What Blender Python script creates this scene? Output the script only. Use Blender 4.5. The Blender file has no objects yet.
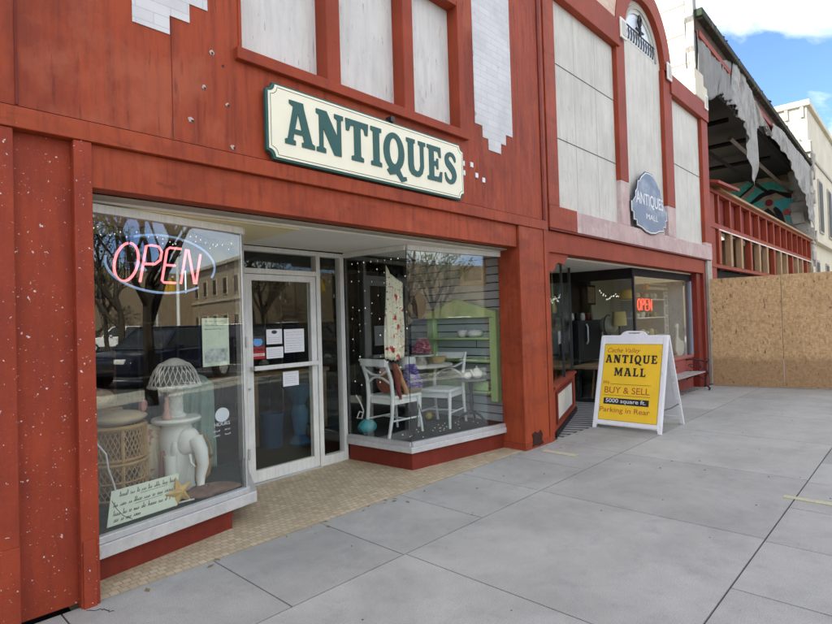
import bpy, bmesh, math, random
from math import sin, cos, pi, radians as rad
from mathutils import Vector, Matrix
random.seed(7)
sc = bpy.context.scene
col = sc.collection
# ---------------------------------------------------------------- camera
cam_d = bpy.data.cameras.new('camera'); cam = bpy.data.objects.new('camera', cam_d); col.objects.link(cam)
YAW, PIT, ROL = rad(43.295), rad(0.935), rad(-1.69)
F = Vector((cos(PIT)*cos(YAW), cos(PIT)*sin(YAW), sin(PIT)))
r0 = Vector((sin(YAW), -cos(YAW), 0)); u0 = r0.cross(F)
RT = r0*cos(ROL) + u0*sin(ROL); UP = RT.cross(F)
cam.matrix_world = Matrix(((RT.x, UP.x, -F.x, 0), (RT.y, UP.y, -F.y, 0), (RT.z, UP.z, -F.z, 1.5), (0, 0, 0, 1)))
cam_d.sensor_width = 36; cam_d.lens = 551.2/832*36; cam_d.clip_start = .05; cam_d.clip_end = 2000
sc.camera = cam
# ---------------------------------------------------------------- world
SUN_AZ, SUN_EL = -52, 40          # degrees from +Y towards +X
w = bpy.data.worlds.new('World'); sc.world = w; w.use_nodes = True
nt = w.node_tree; N = nt.nodes; Lk = nt.links
bg = N['Background']; bg.inputs[1].default_value = .15
sky = N.new('ShaderNodeTexSky'); sky.sky_type = 'NISHITA'; sky.sun_disc = False
sky.sun_elevation = rad(SUN_EL); sky.sun_rotation = rad(SUN_AZ % 360)
tc = N.new('ShaderNodeTexCoord'); mp = N.new('ShaderNodeMapping'); mp.inputs['Scale'].default_value = (1, 1, 2.2)
mp.inputs['Location'].default_value = (9.1, 8.3, 2.2)
nz = N.new('ShaderNodeTexNoise'); nz.inputs['Scale'].default_value = 2.3; nz.inputs['Detail'].default_value = 9; nz.inputs['Roughness'].default_value = .55
nz.inputs['Distortion'].default_value = .25
cr = N.new('ShaderNodeValToRGB'); cr.color_ramp.elements[0].position = .43; cr.color_ramp.elements[1].position = .65
mx = N.new('ShaderNodeMixRGB')
nz2 = N.new('ShaderNodeTexNoise'); nz2.inputs['Scale'].default_value = 5; nz2.inputs['Detail'].default_value = 6
cc = N.new('ShaderNodeMixRGB'); cc.inputs[1].default_value = (4.6, 4.7, 4.6, 1); cc.inputs[2].default_value = (8.3, 7.85, 6.3, 1)
Lk.new(mp.outputs[0], nz2.inputs[0]); Lk.new(nz2.outputs[0], cc.inputs[0]); Lk.new(cc.outputs[0], mx.inputs[2])
tn = N.new('ShaderNodeMixRGB'); tn.blend_type = 'MULTIPLY'; tn.inputs[0].default_value = 1; tn.inputs[2].default_value = (.34, .42, .66, 1)
Lk.new(tc.outputs['Generated'], mp.inputs[0]); Lk.new(mp.outputs[0], nz.inputs[0]); Lk.new(nz.outputs[0], cr.inputs[0])
Lk.new(cr.outputs[0], mx.inputs[0]); Lk.new(sky.outputs[0], tn.inputs[1]); Lk.new(tn.outputs[0], mx.inputs[1]); Lk.new(mx.outputs[0], bg.inputs[0])
# ---------------------------------------------------------------- sun
sd = bpy.data.lights.new('sun', 'SUN'); sd.energy = 3.6; sd.angle = rad(.53); sd.color = (1, .91, .74)
so = bpy.data.objects.new('sun', sd); col.objects.link(so)
S = Vector((sin(rad(SUN_AZ))*cos(rad(SUN_EL)), cos(rad(SUN_AZ))*cos(rad(SUN_EL)), sin(rad(SUN_EL))))
so.rotation_euler = S.to_track_quat('Z', 'Y').to_euler(); so.location = (0, 0, 30)
# ---------------------------------------------------------------- view
vs = sc.view_settings; vs.view_transform = 'Standard'; vs.look = 'None'; vs.gamma = 1; vs.use_curve_mapping = False
vs.exposure = 1.95
sc.render.engine = 'CYCLES'; sc.cycles.use_denoising = True
sc.cycles.max_bounces = 10; sc.cycles.transparent_max_bounces = 24; sc.cycles.diffuse_bounces = 5; sc.cycles.glossy_bounces = 4
sc.cycles.caustics_reflective = False; sc.cycles.caustics_refractive = False; sc.cycles.sample_clamp_indirect = 8

# ================================================================ helpers
class MB:
    def __init__(s): s.v = []; s.f = []
    def add(s, vs, fs):
        n = len(s.v); s.v += [Vector(v) for v in vs]; s.f += [tuple(i+n for i in f) for f in fs]; return s
    def box(s, x0, x1, y0, y1, z0, z1):
        return s.add([(x0,y0,z0),(x1,y0,z0),(x1,y1,z0),(x0,y1,z0),(x0,y0,z1),(x1,y0,z1),(x1,y1,z1),(x0,y1,z1)],
              [(0,3,2,1),(4,5,6,7),(0,1,5,4),(1,2,6,5),(2,3,7,6),(3,0,4,7)])
    def hexa(s, lo, hi):     # lo, hi: 4 points each, ccw
        return s.add(list(lo)+list(hi), [(0,3,2,1),(4,5,6,7),(0,1,5,4),(1,2,6,5),(2,3,7,6),(3,0,4,7)])
    def wallseg(s, a, b, z0, z1, t0, t1):   # vertical slab along a->b, from offset t0 to t1 on the left side normal
        a = Vector((a[0], a[1], 0)); b = Vector((b[0], b[1], 0)); d = (b-a).normalized(); n = Vector((-d.y, d.x, 0))
        q = [a+n*t0, b+n*t0, b+n*t1, a+n*t1]
        return s.hexa([p+Vector((0,0,z0)) for p in q], [p+Vector((0,0,z1)) for p in q])
    def prism(s, pts, o, ux, uy, d):     # polygon pts (2D) in frame o,ux,uy, thick along d
        o = Vector(o); ux = Vector(ux); uy = Vector(uy); d = Vector(d); n = len(pts)
        A = [o+ux*p[0]+uy*p[1] for p in pts]; B = [a+d for a in A]
        return s.add(A+B, [tuple(range(n))[::-1], tuple(range(n, 2*n))]+[(i, (i+1) % n, n+(i+1) % n, n+i) for i in range(n)])
    def tube(s, P, r, n=8, cap=True, closed=False):
        P = [Vector(p) for p in P]; k = len(P); R = r if isinstance(r, (list, tuple)) else [r]*k
        up = None; V = []
        for i in range(k):
            if closed: t = P[(i+1) % k]-P[i-1]
            else: t = P[min(i+1, k-1)]-P[max(i-1, 0)]
            t = t.normalized() if t.length > 1e-9 else Vector((0,0,1))
            if up is None:
                a = Vector((0,0,1)) if abs(t.z) < .9 else Vector((1,0,0)); up = t.cross(a).normalized()
            up = (up - t*up.dot(t)); up = up.normalized() if up.length > 1e-6 else t.orthogonal().normalized()
            b = t.cross(up)
            V += [P[i]+(up*cos(2*pi*j/n)+b*sin(2*pi*j/n))*R[i] for j in range(n)]
        Fs = []
        for i in range(k if closed else k-1):
            i2 = (i+1) % k
            for j in range(n): Fs.append((i*n+j, i*n+(j+1) % n, i2*n+(j+1) % n, i2*n+j))
        if cap and not closed: Fs += [tuple(range(n))[::-1], tuple((k-1)*n+j for j in range(n))]
        return s.add(V, Fs)
    def lathe(s, prof, c, n=24, sx=1, sy=1):
        c = Vector(c); V = []; k = len(prof)
        for r, z in prof: V += [c+Vector((r*cos(2*pi*j/n)*sx, r*sin(2*pi*j/n)*sy, z)) for j in range(n)]
        Fs = [(i*n+j, i*n+(j+1) % n, (i+1)*n+(j+1) % n, (i+1)*n+j) for i in range(k-1) for j in range(n)]
        if prof[0][0] > 1e-4: Fs.append(tuple(range(n))[::-1])
        if prof[-1][0] > 1e-4: Fs.append(tuple((k-1)*n+j for j in range(n)))
        return s.add(V, Fs)
    def ball(s, c, r, n=10, sc3=(1,1,1)):
        k = n//2+1
        V = [Vector(c)+Vector((r*sin(pi*i/k)*cos(2*pi*j/n)*sc3[0], r*sin(pi*i/k)*sin(2*pi*j/n)*sc3[1], r*cos(pi*i/k)*sc3[2])) for i in range(k+1) for j in range(n)]
        return s.add(V, [(i*n+j, (i+1)*n+j, (i+1)*n+(j+1) % n, i*n+(j+1) % n) for i in range(k) for j in range(n)])
    def mesh(s, me, M):
        return s.add([M @ v.co for v in me.vertices], [tuple(p.vertices) for p in me.polygons])
def mat_root(o):
    M = Matrix.Identity(4)
    while o is not None:
        M = Matrix.Translation(o.location) @ Matrix.Rotation(o.rotation_euler.z, 4, 'Z') @ M; o = o.parent
    return M
def part(name, mb, mat, parent=None, local=False, smooth=False, bevel=0, label=None, seg=2, solid=0):
    me = bpy.data.meshes.new(name)
    V = mb.v
    if parent is not None and not local:
        I = mat_root(parent).inverted(); V = [I @ v for v in V]
    me.from_pydata([tuple(v) for v in V], [], mb.f)
    bm = bmesh.new(); bm.from_mesh(me); bmesh.ops.remove_doubles(bm, verts=bm.verts, dist=1e-5)
    bmesh.ops.recalc_face_normals(bm, faces=bm.faces); bm.to_mesh(me); bm.free()
    me.materials.append(mat)
    o = bpy.data.objects.new(name, me); col.objects.link(o)
    if parent is not None: o.parent = parent
    if smooth:
        me.polygons.foreach_set('use_smooth', [True]*len(me.polygons))
        try: me.set_sharp_from_angle(angle=rad(45))
        except Exception: pass
    if solid:
        m = o.modifiers.new('s', 'SOLIDIFY'); m.thickness = solid; m.offset = 0
    if bevel:
        m = o.modifiers.new('b', 'BEVEL'); m.width = bevel; m.segments = seg; m.limit_method = 'ANGLE'; m.angle_limit = rad(40)
    if label: o['label'] = label
    return o
def thing(name, label, cat, loc=(0,0,0), rz=0, group=None):
    o = bpy.data.objects.new(name, None); col.objects.link(o); o.location = loc; o.rotation_euler = (0,0,rz)
    o['label'] = label; o['category'] = cat
    if group: o['group'] = group
    return o
def tag(o, label, cat, group=None):
    o['label'] = label; o['category'] = cat
    if group: o['group'] = group
    return o
def struct(name, mb, mat, kind='structure', **k):
    o = part(name, mb, mat, **k); o['kind'] = kind; return o
def dup(root, loc, rz, label=None):
    r = root.copy(); col.objects.link(r); r.location = loc; r.rotation_euler = (0,0,rz)
    if label: r['label'] = label
    for ch in list(root.children):
        c = ch.copy(); col.objects.link(c); c.parent = r
        for g_ in ch.children:
            d = g_.copy(); col.objects.link(d); d.parent = c
    return r
# ---- materials
def newmat(name):
    m = bpy.data.materials.new(name); m.use_nodes = True; nt = m.node_tree
    return m, nt, nt.nodes, nt.links, nt.nodes['Principled BSDF']
def noise(N, L, pos, scale, detail=4, rough=.6, stretch=None, dist=0):
    mp = N.new('ShaderNodeMapping'); L.new(pos, mp.inputs[0])
    if stretch: mp.inputs['Scale'].default_value = stretch
    n = N.new('ShaderNodeTexNoise'); n.inputs['Scale'].default_value = scale; n.inputs['Detail'].default_value = detail
    n.inputs['Roughness'].default_value = rough; n.inputs['Distortion'].default_value = dist
    L.new(mp.outputs[0], n.inputs[0]); return n.outputs[0]
def ramp(N, L, v, a, b, va=0, vb=1):
    r = N.new('ShaderNodeMapRange'); r.inputs[1].default_value = a; r.inputs[2].default_value = b
    r.inputs[3].default_value = va; r.inputs[4].default_value = vb; L.new(v, r.inputs[0]); return r.outputs[0]
def mixc(N, L, f, a, b):
    m = N.new('ShaderNodeMixRGB')
    for i, x in ((0, f), (1, a), (2, b)):
        if isinstance(x, (int, float)): m.inputs[i].default_value = x
        elif isinstance(x, tuple): m.inputs[i].default_value = (*x[:3], 1)
        else: L.new(x, m.inputs[i])
    return m.outputs[0]
def math_(N, L, op, a, b=None):
    m = N.new('ShaderNodeMath'); m.operation = op
    for i, x in ((0, a), (1, b)):
        if x is None: continue
        if isinstance(x, (int, float)): m.inputs[i].default_value = x
        else: L.new(x, m.inputs[i])
    return m.outputs[0]
def surf(name, base, var=.15, scale=3, rough=.6, bump=.15, bscale=60, streak=None, patches=(), metal=0, spec=.22, island=0, coord='pos'):
    """weathered paint / stone / wood. streak=(colour, amount, stretch). patches = list of (colour, scale, lo, hi, stretch, amount)"""
    m, nt, N, L, P = newmat(name)
    if coord == 'pos': pos = N.new('ShaderNodeNewGeometry').outputs['Position']
    else: pos = N.new('ShaderNodeTexCoord').outputs['Object']
    n1 = noise(N, L, pos, scale, 6)
    f = ramp(N, L, n1, .3, .7)
    c = mixc(N, L, f, tuple(x*(1-var) for x in base), tuple(min(1, x*(1+var)) for x in base))
    if streak:
        n2 = noise(N, L, pos, 4, 5, .65, streak[2] if len(streak) > 2 else (5, 5, .5))
        c = mixc(N, L, math_(N, L, 'MULTIPLY', ramp(N, L, n2, .45, .72), streak[1]), c, streak[0])
    for (pc, ps, lo, hi, st, am) in patches:
        n3 = noise(N, L, pos, ps, 6, .6, st)
        c = mixc(N, L, math_(N, L, 'MULTIPLY', ramp(N, L, n3, lo, hi), am), c, pc)
    if island:
        g = N.new('ShaderNodeNewGeometry'); r = ramp(N, L, g.outputs['Random Per Island'], 0, 1, 1-island, 1+island)
        mm = N.new('ShaderNodeVectorMath'); mm.operation = 'SCALE'; L.new(c, mm.inputs[0]); L.new(r, mm.inputs[3]); c = mm.outputs[0]
    L.new(c, P.inputs['Base Color']); P.inputs['Roughness'].default_value = rough; P.inputs['Metallic'].default_value = metal
    P.inputs['Specular IOR Level'].default_value = spec
    if bump:
        nb = noise(N, L, pos, bscale, 4, .7); mixn = math_(N, L, 'ADD', nb, math_(N, L, 'MULTIPLY', n1, 2.5))
        b = N.new('ShaderNodeBump'); b.inputs['Strength'].default_value = bump; b.inputs['Distance'].default_value = .01
        L.new(mixn, b.inputs['Height']); L.new(b.outputs[0], P.inputs['Normal'])
        L.new(ramp(N, L, nb, .2, .8, max(0, rough-.1), min(1, rough+.12)), P.inputs['Roughness'])
    return m
def flat(name, c, rough=.5, metal=0, spec=.5):
    return surf(name, c, .07, 8, rough, .05, 90, metal=metal, spec=spec)
def emit(name, c, s):
    m, nt, N, L, P = newmat(name); P.inputs['Base Color'].default_value = (*c, 1)
    P.inputs['Emission Color'].default_value = (*c, 1); P.inputs['Emission Strength'].default_value = s; return m
def glassmat(name, f0=.07, tint=(.9, .96, .93), tr=1.0, wav=.0):
    m, nt, N, L, P = newmat(name); N.remove(P); out = N['Material Output']
    g = N.new('ShaderNodeNewGeometry'); d = N.new('ShaderNodeVectorMath'); d.operation = 'DOT_PRODUCT'
    L.new(g.outputs['Normal'], d.inputs[0]); L.new(g.outputs['Incoming'], d.inputs[1])
    a = math_(N, L, 'ABSOLUTE', d.outputs['Value']); i = math_(N, L, 'SUBTRACT', 1, a); p = math_(N, L, 'POWER', i, 5)
    fr = math_(N, L, 'ADD', math_(N, L, 'MULTIPLY', p, 1-f0), f0)
    T = N.new('ShaderNodeBsdfTransparent'); T.inputs[0].default_value = (*[t*tr for t in tint], 1)
    G = N.new('ShaderNodeBsdfGlossy'); G.inputs['Roughness'].default_value = 0; G.inputs[0].default_value = (.97, 1, .98, 1)
    if wav:
        nb = noise(N, L, g.outputs['Position'], 1.3, 1, .3); b = N.new('ShaderNodeBump'); b.inputs['Strength'].default_value = wav
        b.inputs['Distance'].default_value = .02; L.new(nb, b.inputs['Height']); L.new(b.outputs[0], G.inputs['Normal'])
    X = N.new('ShaderNodeMixShader'); L.new(fr, X.inputs[0]); L.new(T.outputs[0], X.inputs[1]); L.new(G.outputs[0], X.inputs[2])
    L.new(X.outputs[0], out.inputs[0]); return m
RED = (.345, .062, .020)
M = {}
M['red'] = surf('red_paint', RED, .13, 1.6, .55, .25, 45, streak=((.15, .026, .014), .6, (6, 6, .7)),
    patches=[((.17, .03, .014), 2.6, .50, .60, (.6, 1, 1.6), .4), ((.43, .12, .06), 3.5, .58, .68, (1, 1, 1), .3), ((.10, .022, .014), 9, .63, .70, (.5, 1, 1.5), .45), ((.6,.5,.45), 40, .73, .75, None, .7)])
M['red_wall'] = surf('red_wall_paint', (.35, .063, .022), .14, 1.1, .6, .3, 30, streak=((.14, .026, .014), .7, (5, 5, .35)),
    patches=[((.19, .034, .016), 2.2, .50, .60, (1, 1, .45), .6), ((.42, .12, .06), 1.3, .55, .62, (1, 1, .8), .45), ((.10, .022, .014), 7, .60, .68, (2.2, 1, .22), .75), ((.55, .42, .36), 26, .725, .75, None, .8)])
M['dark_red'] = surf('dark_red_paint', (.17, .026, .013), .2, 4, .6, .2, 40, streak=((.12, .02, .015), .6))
M['red_flecked'] = surf('flecked_red_paint', (.29, .047, .018), .16, 3, .6, .35, 50, streak=((.19, .032, .024), .6, (4, 4, .6)),
    patches=[((.70, .60, .56), 36, .672, .69, None, .95), ((.70, .62, .58), 75, .68, .70, None, .9)])
M['red_b'] = surf('brownish_red_paint', (.30, .052, .019), .18, 2.5, .6, .25, 40, streak=((.18, .04, .03), .5))
M['jamb_red'] = surf('jamb_red_paint', (.20, .028, .016), .18, 3, .5, .15, 40)
M['pink'] = surf('faded_pink_paint', (.56, .41, .38), .15, 3, .8, .3, 30, streak=((.36, .25, .22), .55, (5, 5, .8)),
    patches=[((.60, .55, .48), 4, .55, .65, None, .6), ((.25, .1, .08), 14, .66, .72, None, .5)])
M['white_panel'] = surf('chipped_white_panel', (.68, .665, .61), .08, 2.2, .65, .2, 25, streak=((.44, .44, .42), .5, (4, 4, .5)),
    patches=[((.33, .34, .31), 4.5, .62, .72, (1, 1, .6), .55), ((.30,.26,.22), 30, .63, .68, (1.6, 1, .2), .7)])
M['concrete_panel'] = surf('pale_stucco', (.64, .62, .54), .10, 1.6, .85, .35, 30, streak=((.42, .41, .37), .5, (4, 4, .45)),
    patches=[((.33, .33, .30), 16, .63, .72, (1, 1, .35), .5)])
M['cream'] = surf('cream_stone', (.66, .60, .46), .10, 1.2, .8, .2, 30, streak=((.48, .43, .33), .4, (3, 3, .4)))
M['cream2'] = surf('cream_stucco', (.64,.59,.45), .10, .8, .85, .15, 20, streak=((.47, .45, .39), .4, (2, 2, .3)))
M['alum'] = surf('brushed_aluminium', (.62, .63, .62), .10, 5, .38, .08, 80, metal=.55, streak=((.40, .40, .38), .35, (10, 10, 1)))
M['alum_white'] = surf('weathered_white_frame', (.74,.75,.70), .10, 6, .45, .12, 60, streak=((.42, .42, .37), .4, (14, 14, 1)))
M['sill'] = surf('grey_metal_sill', (.60,.60,.57), .14, 4, .42, .12, 60, metal=.3, streak=((.36, .36, .38), .4, (6, 6, 6)))
M['soffit'] = surf('pale_soffit', (.80,.78,.70), .06, 1.5, .8, .05, 30)
M['beige'] = surf('beige_trim', (.40, .37, .30), .14, 6, .7, .3, 60)
M['glass'] = glassmat('window_glass', .075, (.97, .99, .975), 1, .02)
M['glass_dark'] = glassmat('door_glass', .032, (.93, .96, .94), 1, .02)
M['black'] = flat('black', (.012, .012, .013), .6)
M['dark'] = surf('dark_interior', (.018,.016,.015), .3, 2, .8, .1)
M['iron'] = flat('black_iron', (.018, .018, .02), .45)
M['white_paint'] = surf('white_furniture_paint', (.76, .77, .74), .06, 8, .45, .05, 60)
M['white_plastic'] = surf('white_plastic', (.80,.80,.78), .05, 5, .4, .03, 70, patches=[((.50,.48,.44), 12, .62, .70, (1,1,.5), .5)])
M['yellow'] = surf('yellow_sign_face', (.90, .57, .035), .05, 5, .45, .03, 60, patches=[((.55,.38,.06), 9, .64, .70, (1,1,.5), .4)])
M['green_paint'] = flat('dark_green_letter', (.012, .085, .07), .5)
M['sign_cream'] = surf('cream_sign_board', (.88, .84, .64), .04, 3, .55, .06, 60, patches=[((.45, .40, .30), 40, .74, .78, None, .6)])
M['wood'] = surf('bare_wood', (.40, .25, .13), .18, 3, .75, .2, 40, streak=((.33, .2, .1), .5, (2, 8, 8)))
M['cord'] = flat('white_cord', (.72, .70, .68), .5)
M['paper'] = surf('white_paper', (.80, .82, .84), .03, 5, .8, .02)
M['ink'] = flat('ink', (.04, .05, .05), .7)
def osb():
    m, nt, N, L, P = newmat('oriented_strand_board'); pos = N.new('ShaderNodeNewGeometry').outputs['Position']
    def vor(sc_, st, rot):
        mp = N.new('ShaderNodeMapping'); mp.inputs['Scale'].default_value = st; mp.inputs['Rotation'].default_value = (rot, 0, 0); L.new(pos, mp.inputs[0])
        v = N.new('ShaderNodeTexVoronoi'); v.inputs['Scale'].default_value = sc_; L.new(mp.outputs[0], v.inputs['Vector'])
        s = N.new('ShaderNodeSeparateColor'); L.new(v.outputs['Color'], s.inputs[0]); return s.outputs[0]
    a = vor(42, (1, 1, .38), .6); b = vor(55, (1, .4, 1), -.5); f = math_(N, L, 'MULTIPLY', math_(N, L, 'ADD', a, b), .5)
    c = mixc(N, L, ramp(N, L, f, .15, .85), (.42, .25, .10), (.62, .41, .20))
    c = mixc(N, L, ramp(N, L, a, .93, 1), c, (.19, .09, .035))
    n = noise(N, L, pos, 1.6, 5); c = mixc(N, L, ramp(N, L, n, .5, .75, 0, .35), c, (.33, .2, .09))
    s = N.new('ShaderNodeSeparateXYZ'); L.new(pos, s.inputs[0]); nn = noise(N, L, pos, 4, 4)
    wet = math_(N, L, 'SUBTRACT', .62, math_(N, L, 'ADD', s.outputs[2], math_(N, L, 'MULTIPLY', math_(N, L, 'SUBTRACT', nn, .5), .35)))
    c = mixc(N, L, ramp(N, L, wet, 0, .12, 0, .55), c, (.22, .12, .05))
    L.new(c, P.inputs['Base Color']); P.inputs['Roughness'].default_value = .75
    bb = N.new('ShaderNodeBump'); bb.inputs['Strength'].default_value = .3; bb.inputs['Distance'].default_value = .004; L.new(f, bb.inputs['Height']); L.new(bb.outputs[0], P.inputs['Normal'])
    return m
M['osb'] = osb()
def concrete():
    m, nt, N, L, P = newmat('sidewalk_concrete'); g = N.new('ShaderNodeNewGeometry'); pos = g.outputs['Position']
    n1 = noise(N, L, pos, 1.1, 10, .72, None, .3); n2 = noise(N, L, pos, 4.2, 9, .75, None, .3); n3 = noise(N, L, pos, 170, 3, .8); n4 = noise(N, L, pos, 11, 6, .65)
    c = mixc(N, L, ramp(N, L, n1, .32, .68), (.35, .345, .305), (.53, .52, .46))
    c = mixc(N, L, ramp(N, L, n2, .52, .70, 0, .38), c, (.25, .255, .24))
    c = mixc(N, L, ramp(N, L, n2, .30, .44, .35, 0), c, (.50, .495, .45))
    c = mixc(N, L, ramp(N, L, n3, .38, .58, .5, 0), c, (.16, .16, .15))
    c = mixc(N, L, ramp(N, L, n4, .68, .72, 0, .6), c, (.13, .13, .12))
    r = ramp(N, L, g.outputs['Random Per Island'], 0, 1, .88, 1.06); mm = N.new('ShaderNodeVectorMath'); mm.operation = 'SCALE'; L.new(c, mm.inputs[0]); L.new(r, mm.inputs[3])
    L.new(mm.outputs[0], P.inputs['Base Color']); P.inputs['Specular IOR Level'].default_value = .2; L.new(ramp(N, L, n1, .3, .7, .7, .85), P.inputs['Roughness'])
    b = N.new('ShaderNodeBump'); b.inputs['Strength'].default_value = .25; b.inputs['Distance'].default_value = .004; L.new(math_(N, L, 'ADD', n3, n4), b.inputs['Height']); L.new(b.outputs[0], P.inputs['Normal'])
    return m
M['walk'] = concrete()
def bricky(name, c1, c2, cm, scale, bw, bh, mortar, rough=.7, axis='xy', bump=.3, extra=None, off=.5):
    m, nt, N, L, P = newmat(name); pos = N.new('ShaderNodeNewGeometry').outputs['Position']
    s = N.new('ShaderNodeSeparateXYZ'); L.new(pos, s.inputs[0]); cb = N.new('ShaderNodeCombineXYZ')
    ix = {'x': 0, 'y': 1, 'z': 2}; L.new(s.outputs[ix[axis[0]]], cb.inputs[0]); L.new(s.outputs[ix[axis[1]]], cb.inputs[1])
    b = N.new('ShaderNodeTexBrick'); b.inputs['Scale'].default_value = scale; b.inputs['Brick Width'].default_value = bw; b.inputs['Row Height'].default_value = bh
    b.inputs['Mortar Size'].default_value = mortar; b.inputs['Mortar Smooth'].default_value = .3; b.inputs['Bias'].default_value = 0; b.offset = off
    b.inputs['Color1'].default_value = (*c1, 1); b.inputs['Color2'].default_value = (*c2, 1); b.inputs['Mortar'].default_value = (*cm, 1)
    L.new(cb.outputs[0], b.inputs['Vector']); c = b.outputs['Color']
    n = noise(N, L, pos, 2.5, 6); c = mixc(N, L, ramp(N, L, n, .4, .7, 0, .4), c, tuple(x*.6 for x in c1))
    if extra: n = noise(N, L, pos, extra[1], 5); c = mixc(N, L, ramp(N, L, n, extra[2], extra[3], 0, .9), c, extra[0])
    L.new(c, P.inputs['Base Color']); P.inputs['Roughness'].default_value = rough
    bb = N.new('ShaderNodeBump'); bb.inputs['Strength'].default_value = bump; bb.inputs['Distance'].default_value = .006; bb.invert = True
    L.new(b.outputs['Fac'], bb.inputs['Height']); L.new(bb.outputs[0], P.inputs['Normal']); return m
M['tile'] = bricky('tan_mosaic_tile', (.44, .35, .21), (.60, .50, .33), (.30, .26, .19), 1, .052, .052, .0035, .55)
M['white_brick'] = bricky('white_painted_brick', (.62, .62, .60), (.68, .68, .66), (.56, .55, .53), 1, .21, .07, .004, .7, 'xz', .35, extra=((.36, .31, .28), 9, .66, .72))
M['siding'] = surf('blue_grey_siding', (.56,.62,.62), .10, 2, .6, .1, 40)
M['pinkbrick'] = bricky('orange_pink_brick', (.62, .40, .28), (.72, .55, .42), (.6, .5, .4), 1, .21, .07, .01, .8, 'xz')
M['rubble'] = bricky('rough_masonry', (.20, .15, .11), (.36, .28, .21), (.26, .22, .18), 1, .3, .11, .012, .9, 'yz', .8, extra=((.07, .06, .05), 2.5, .5, .62))
M['beige_brick'] = bricky('beige_brick', (.46, .36, .25), (.54, .43, .31), (.5, .42, .32), 1, .6, .2, .01, .8, 'xz')
M['asphalt'] = surf('asphalt', (.055, .055, .057), .25, .6, .85, .3, 60)
M['chip'] = surf('bare_chip', (.50,.40,.34), .3, 60, .9, .2)

# glyph outlines -------------------------------------------------------
def ell(cx, cy, rx, ry, a0, a1, n): return [(cx+rx*cos(rad(a0+(a1-a0)*i/n)), cy+ry*sin(rad(a0+(a1-a0)*i/n))) for i in range(n+1)]
def ribbon(P, W):
    out = []
    Q = []
    for i in range(len(P)-1):
        p0 = P[max(i-1, 0)]; p1 = P[i]; p2 = P[i+1]; p3 = P[min(i+2, len(P)-1)]
        for t in (0, .25, .5, .75):
            q = [0.5*((2*p1[k])+(-p0[k]+p2[k])*t+(2*p0[k]-5*p1[k]+4*p2[k]-p3[k])*t*t+(-p0[k]+3*p1[k]-3*p2[k]+p3[k])*t**3) for k in (0, 1)]
            Q.append((q[0], q[1], W[i]*(1-t)+W[i+1]*t))
    Q.append((*P[-1], W[-1])); Lf = []; Rt = []
    for i, q in enumerate(Q):
        a = Q[max(i-1, 0)]; b = Q[min(i+1, len(Q)-1)]; dx, dy = b[0]-a[0], b[1]-a[1]; l = math.hypot(dx, dy) or 1
        Lf.append((q[0]-dy/l*q[2]/2, q[1]+dx/l*q[2]/2)); Rt.append((q[0]+dy/l*q[2]/2, q[1]-dx/l*q[2]/2))
    return Lf+Rt[::-1]
GL = {
'A': (.88, [[(0,0),(.31,0),(.31,.1),(.24,.12),(.27,.26),(.53,.26),(.57,.12),(.50,.1),(.50,0),(.90,0),(.90,.1),(.82,.13),(.58,.88),(.56,1),(.14,1),(.14,.92),(.26,.87),(.08,.13),(0,.1)], [(.30,.37),(.50,.37),(.40,.74)]]),
'N': (.90, [[(0,0),(.30,0),(.30,.1),(.22,.13),(.22,.58),(.58,0),(.82,0),(.82,.87),(.90,.9),(.90,1),(.60,1),(.60,.9),(.69,.87),(.69,.46),(.34,1),(0,1),(0,.9),(.09,.87),(.09,.13),(0,.1)]]),
'T': (.84, [[(.20,0),(.64,0),(.64,.1),(.54,.13),(.54,.86),(.66,.84),(.70,.70),(.80,.70),(.83,1),(0,1),(.02,.70),(.12,.70),(.17,.84),(.30,.86),(.30,.13),(.20,.1)]]),
'I': (.42, [[(0,0),(.42,0),(.42,.1),(.33,.13),(.33,.87),(.42,.9),(.42,1),(0,1),(0,.9),(.09,.87),(.09,.13),(0,.1)]]),
'Q': (.88, [ell(.43, .5, .43, .51, -58, 240, 30)+[(.12,-.02),(.24,-.14),(.50,-.08),(.72,-.27),(.95,-.20),(.92,-.10),(.78,-.12),(.66,.04)], ell(.43, .52, .19, .35, 0, 345, 22)]),
'U': (.86, [[(0,.9),(0,1),(.38,1),(.38,.9),(.31,.87),(.31,.3),(.35,.17),(.46,.13),(.56,.19),(.61,.32),(.61,.87),(.53,.9),(.53,1),(.86,1),(.86,.9),(.77,.87),(.77,.28),(.70,.1),(.57,.0),(.42,-.02),(.22,.02),(.11,.12),(.07,.28),(.07,.87)]]),
'E': (.72, [[(0,0),(.68,0),(.72,.30),(.62,.30),(.55,.14),(.32,.13),(.32,.44),(.43,.44),(.45,.35),(.53,.35),(.53,.66),(.45,.66),(.43,.57),(.32,.57),(.32,.87),(.52,.86),(.57,.71),(.67,.71),(.65,1),(0,1),(0,.9),(.09,.87),(.09,.13),(0,.1)]]),
'S': (.66, [ribbon([(.60,.70),(.55,.82),(.44,.90),(.28,.89),(.17,.78),(.20,.64),(.34,.54),(.48,.43),(.54,.29),(.47,.14),(.31,.08),(.15,.15),(.07,.33)], [.05,.13,.12,.13,.19,.23,.24,.24,.23,.17,.12,.13,.05])]),
'L': (.66, [[(0,0),(.62,0),(.66,.30),(.56,.30),(.5,.14),(.31,.13),(.31,.87),(.40,.9),(.40,1),(0,1),(0,.9),(.09,.87),(.09,.13),(0,.1)]]),
'M': (1.04, [[(0,0),(.30,0),(.30,.1),(.22,.13),(.22,.62),(.44,.08),(.56,.08),(.76,.62),(.76,.13),(.68,.1),(.68,0),(1.04,0),(1.04,.1),(.96,.13),(.96,.87),(1.04,.9),(1.04,1),(.74,1),(.52,.45),(.30,1),(0,1),(0,.9),(.08,.87),(.08,.13),(0,.1)]]),
}
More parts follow.
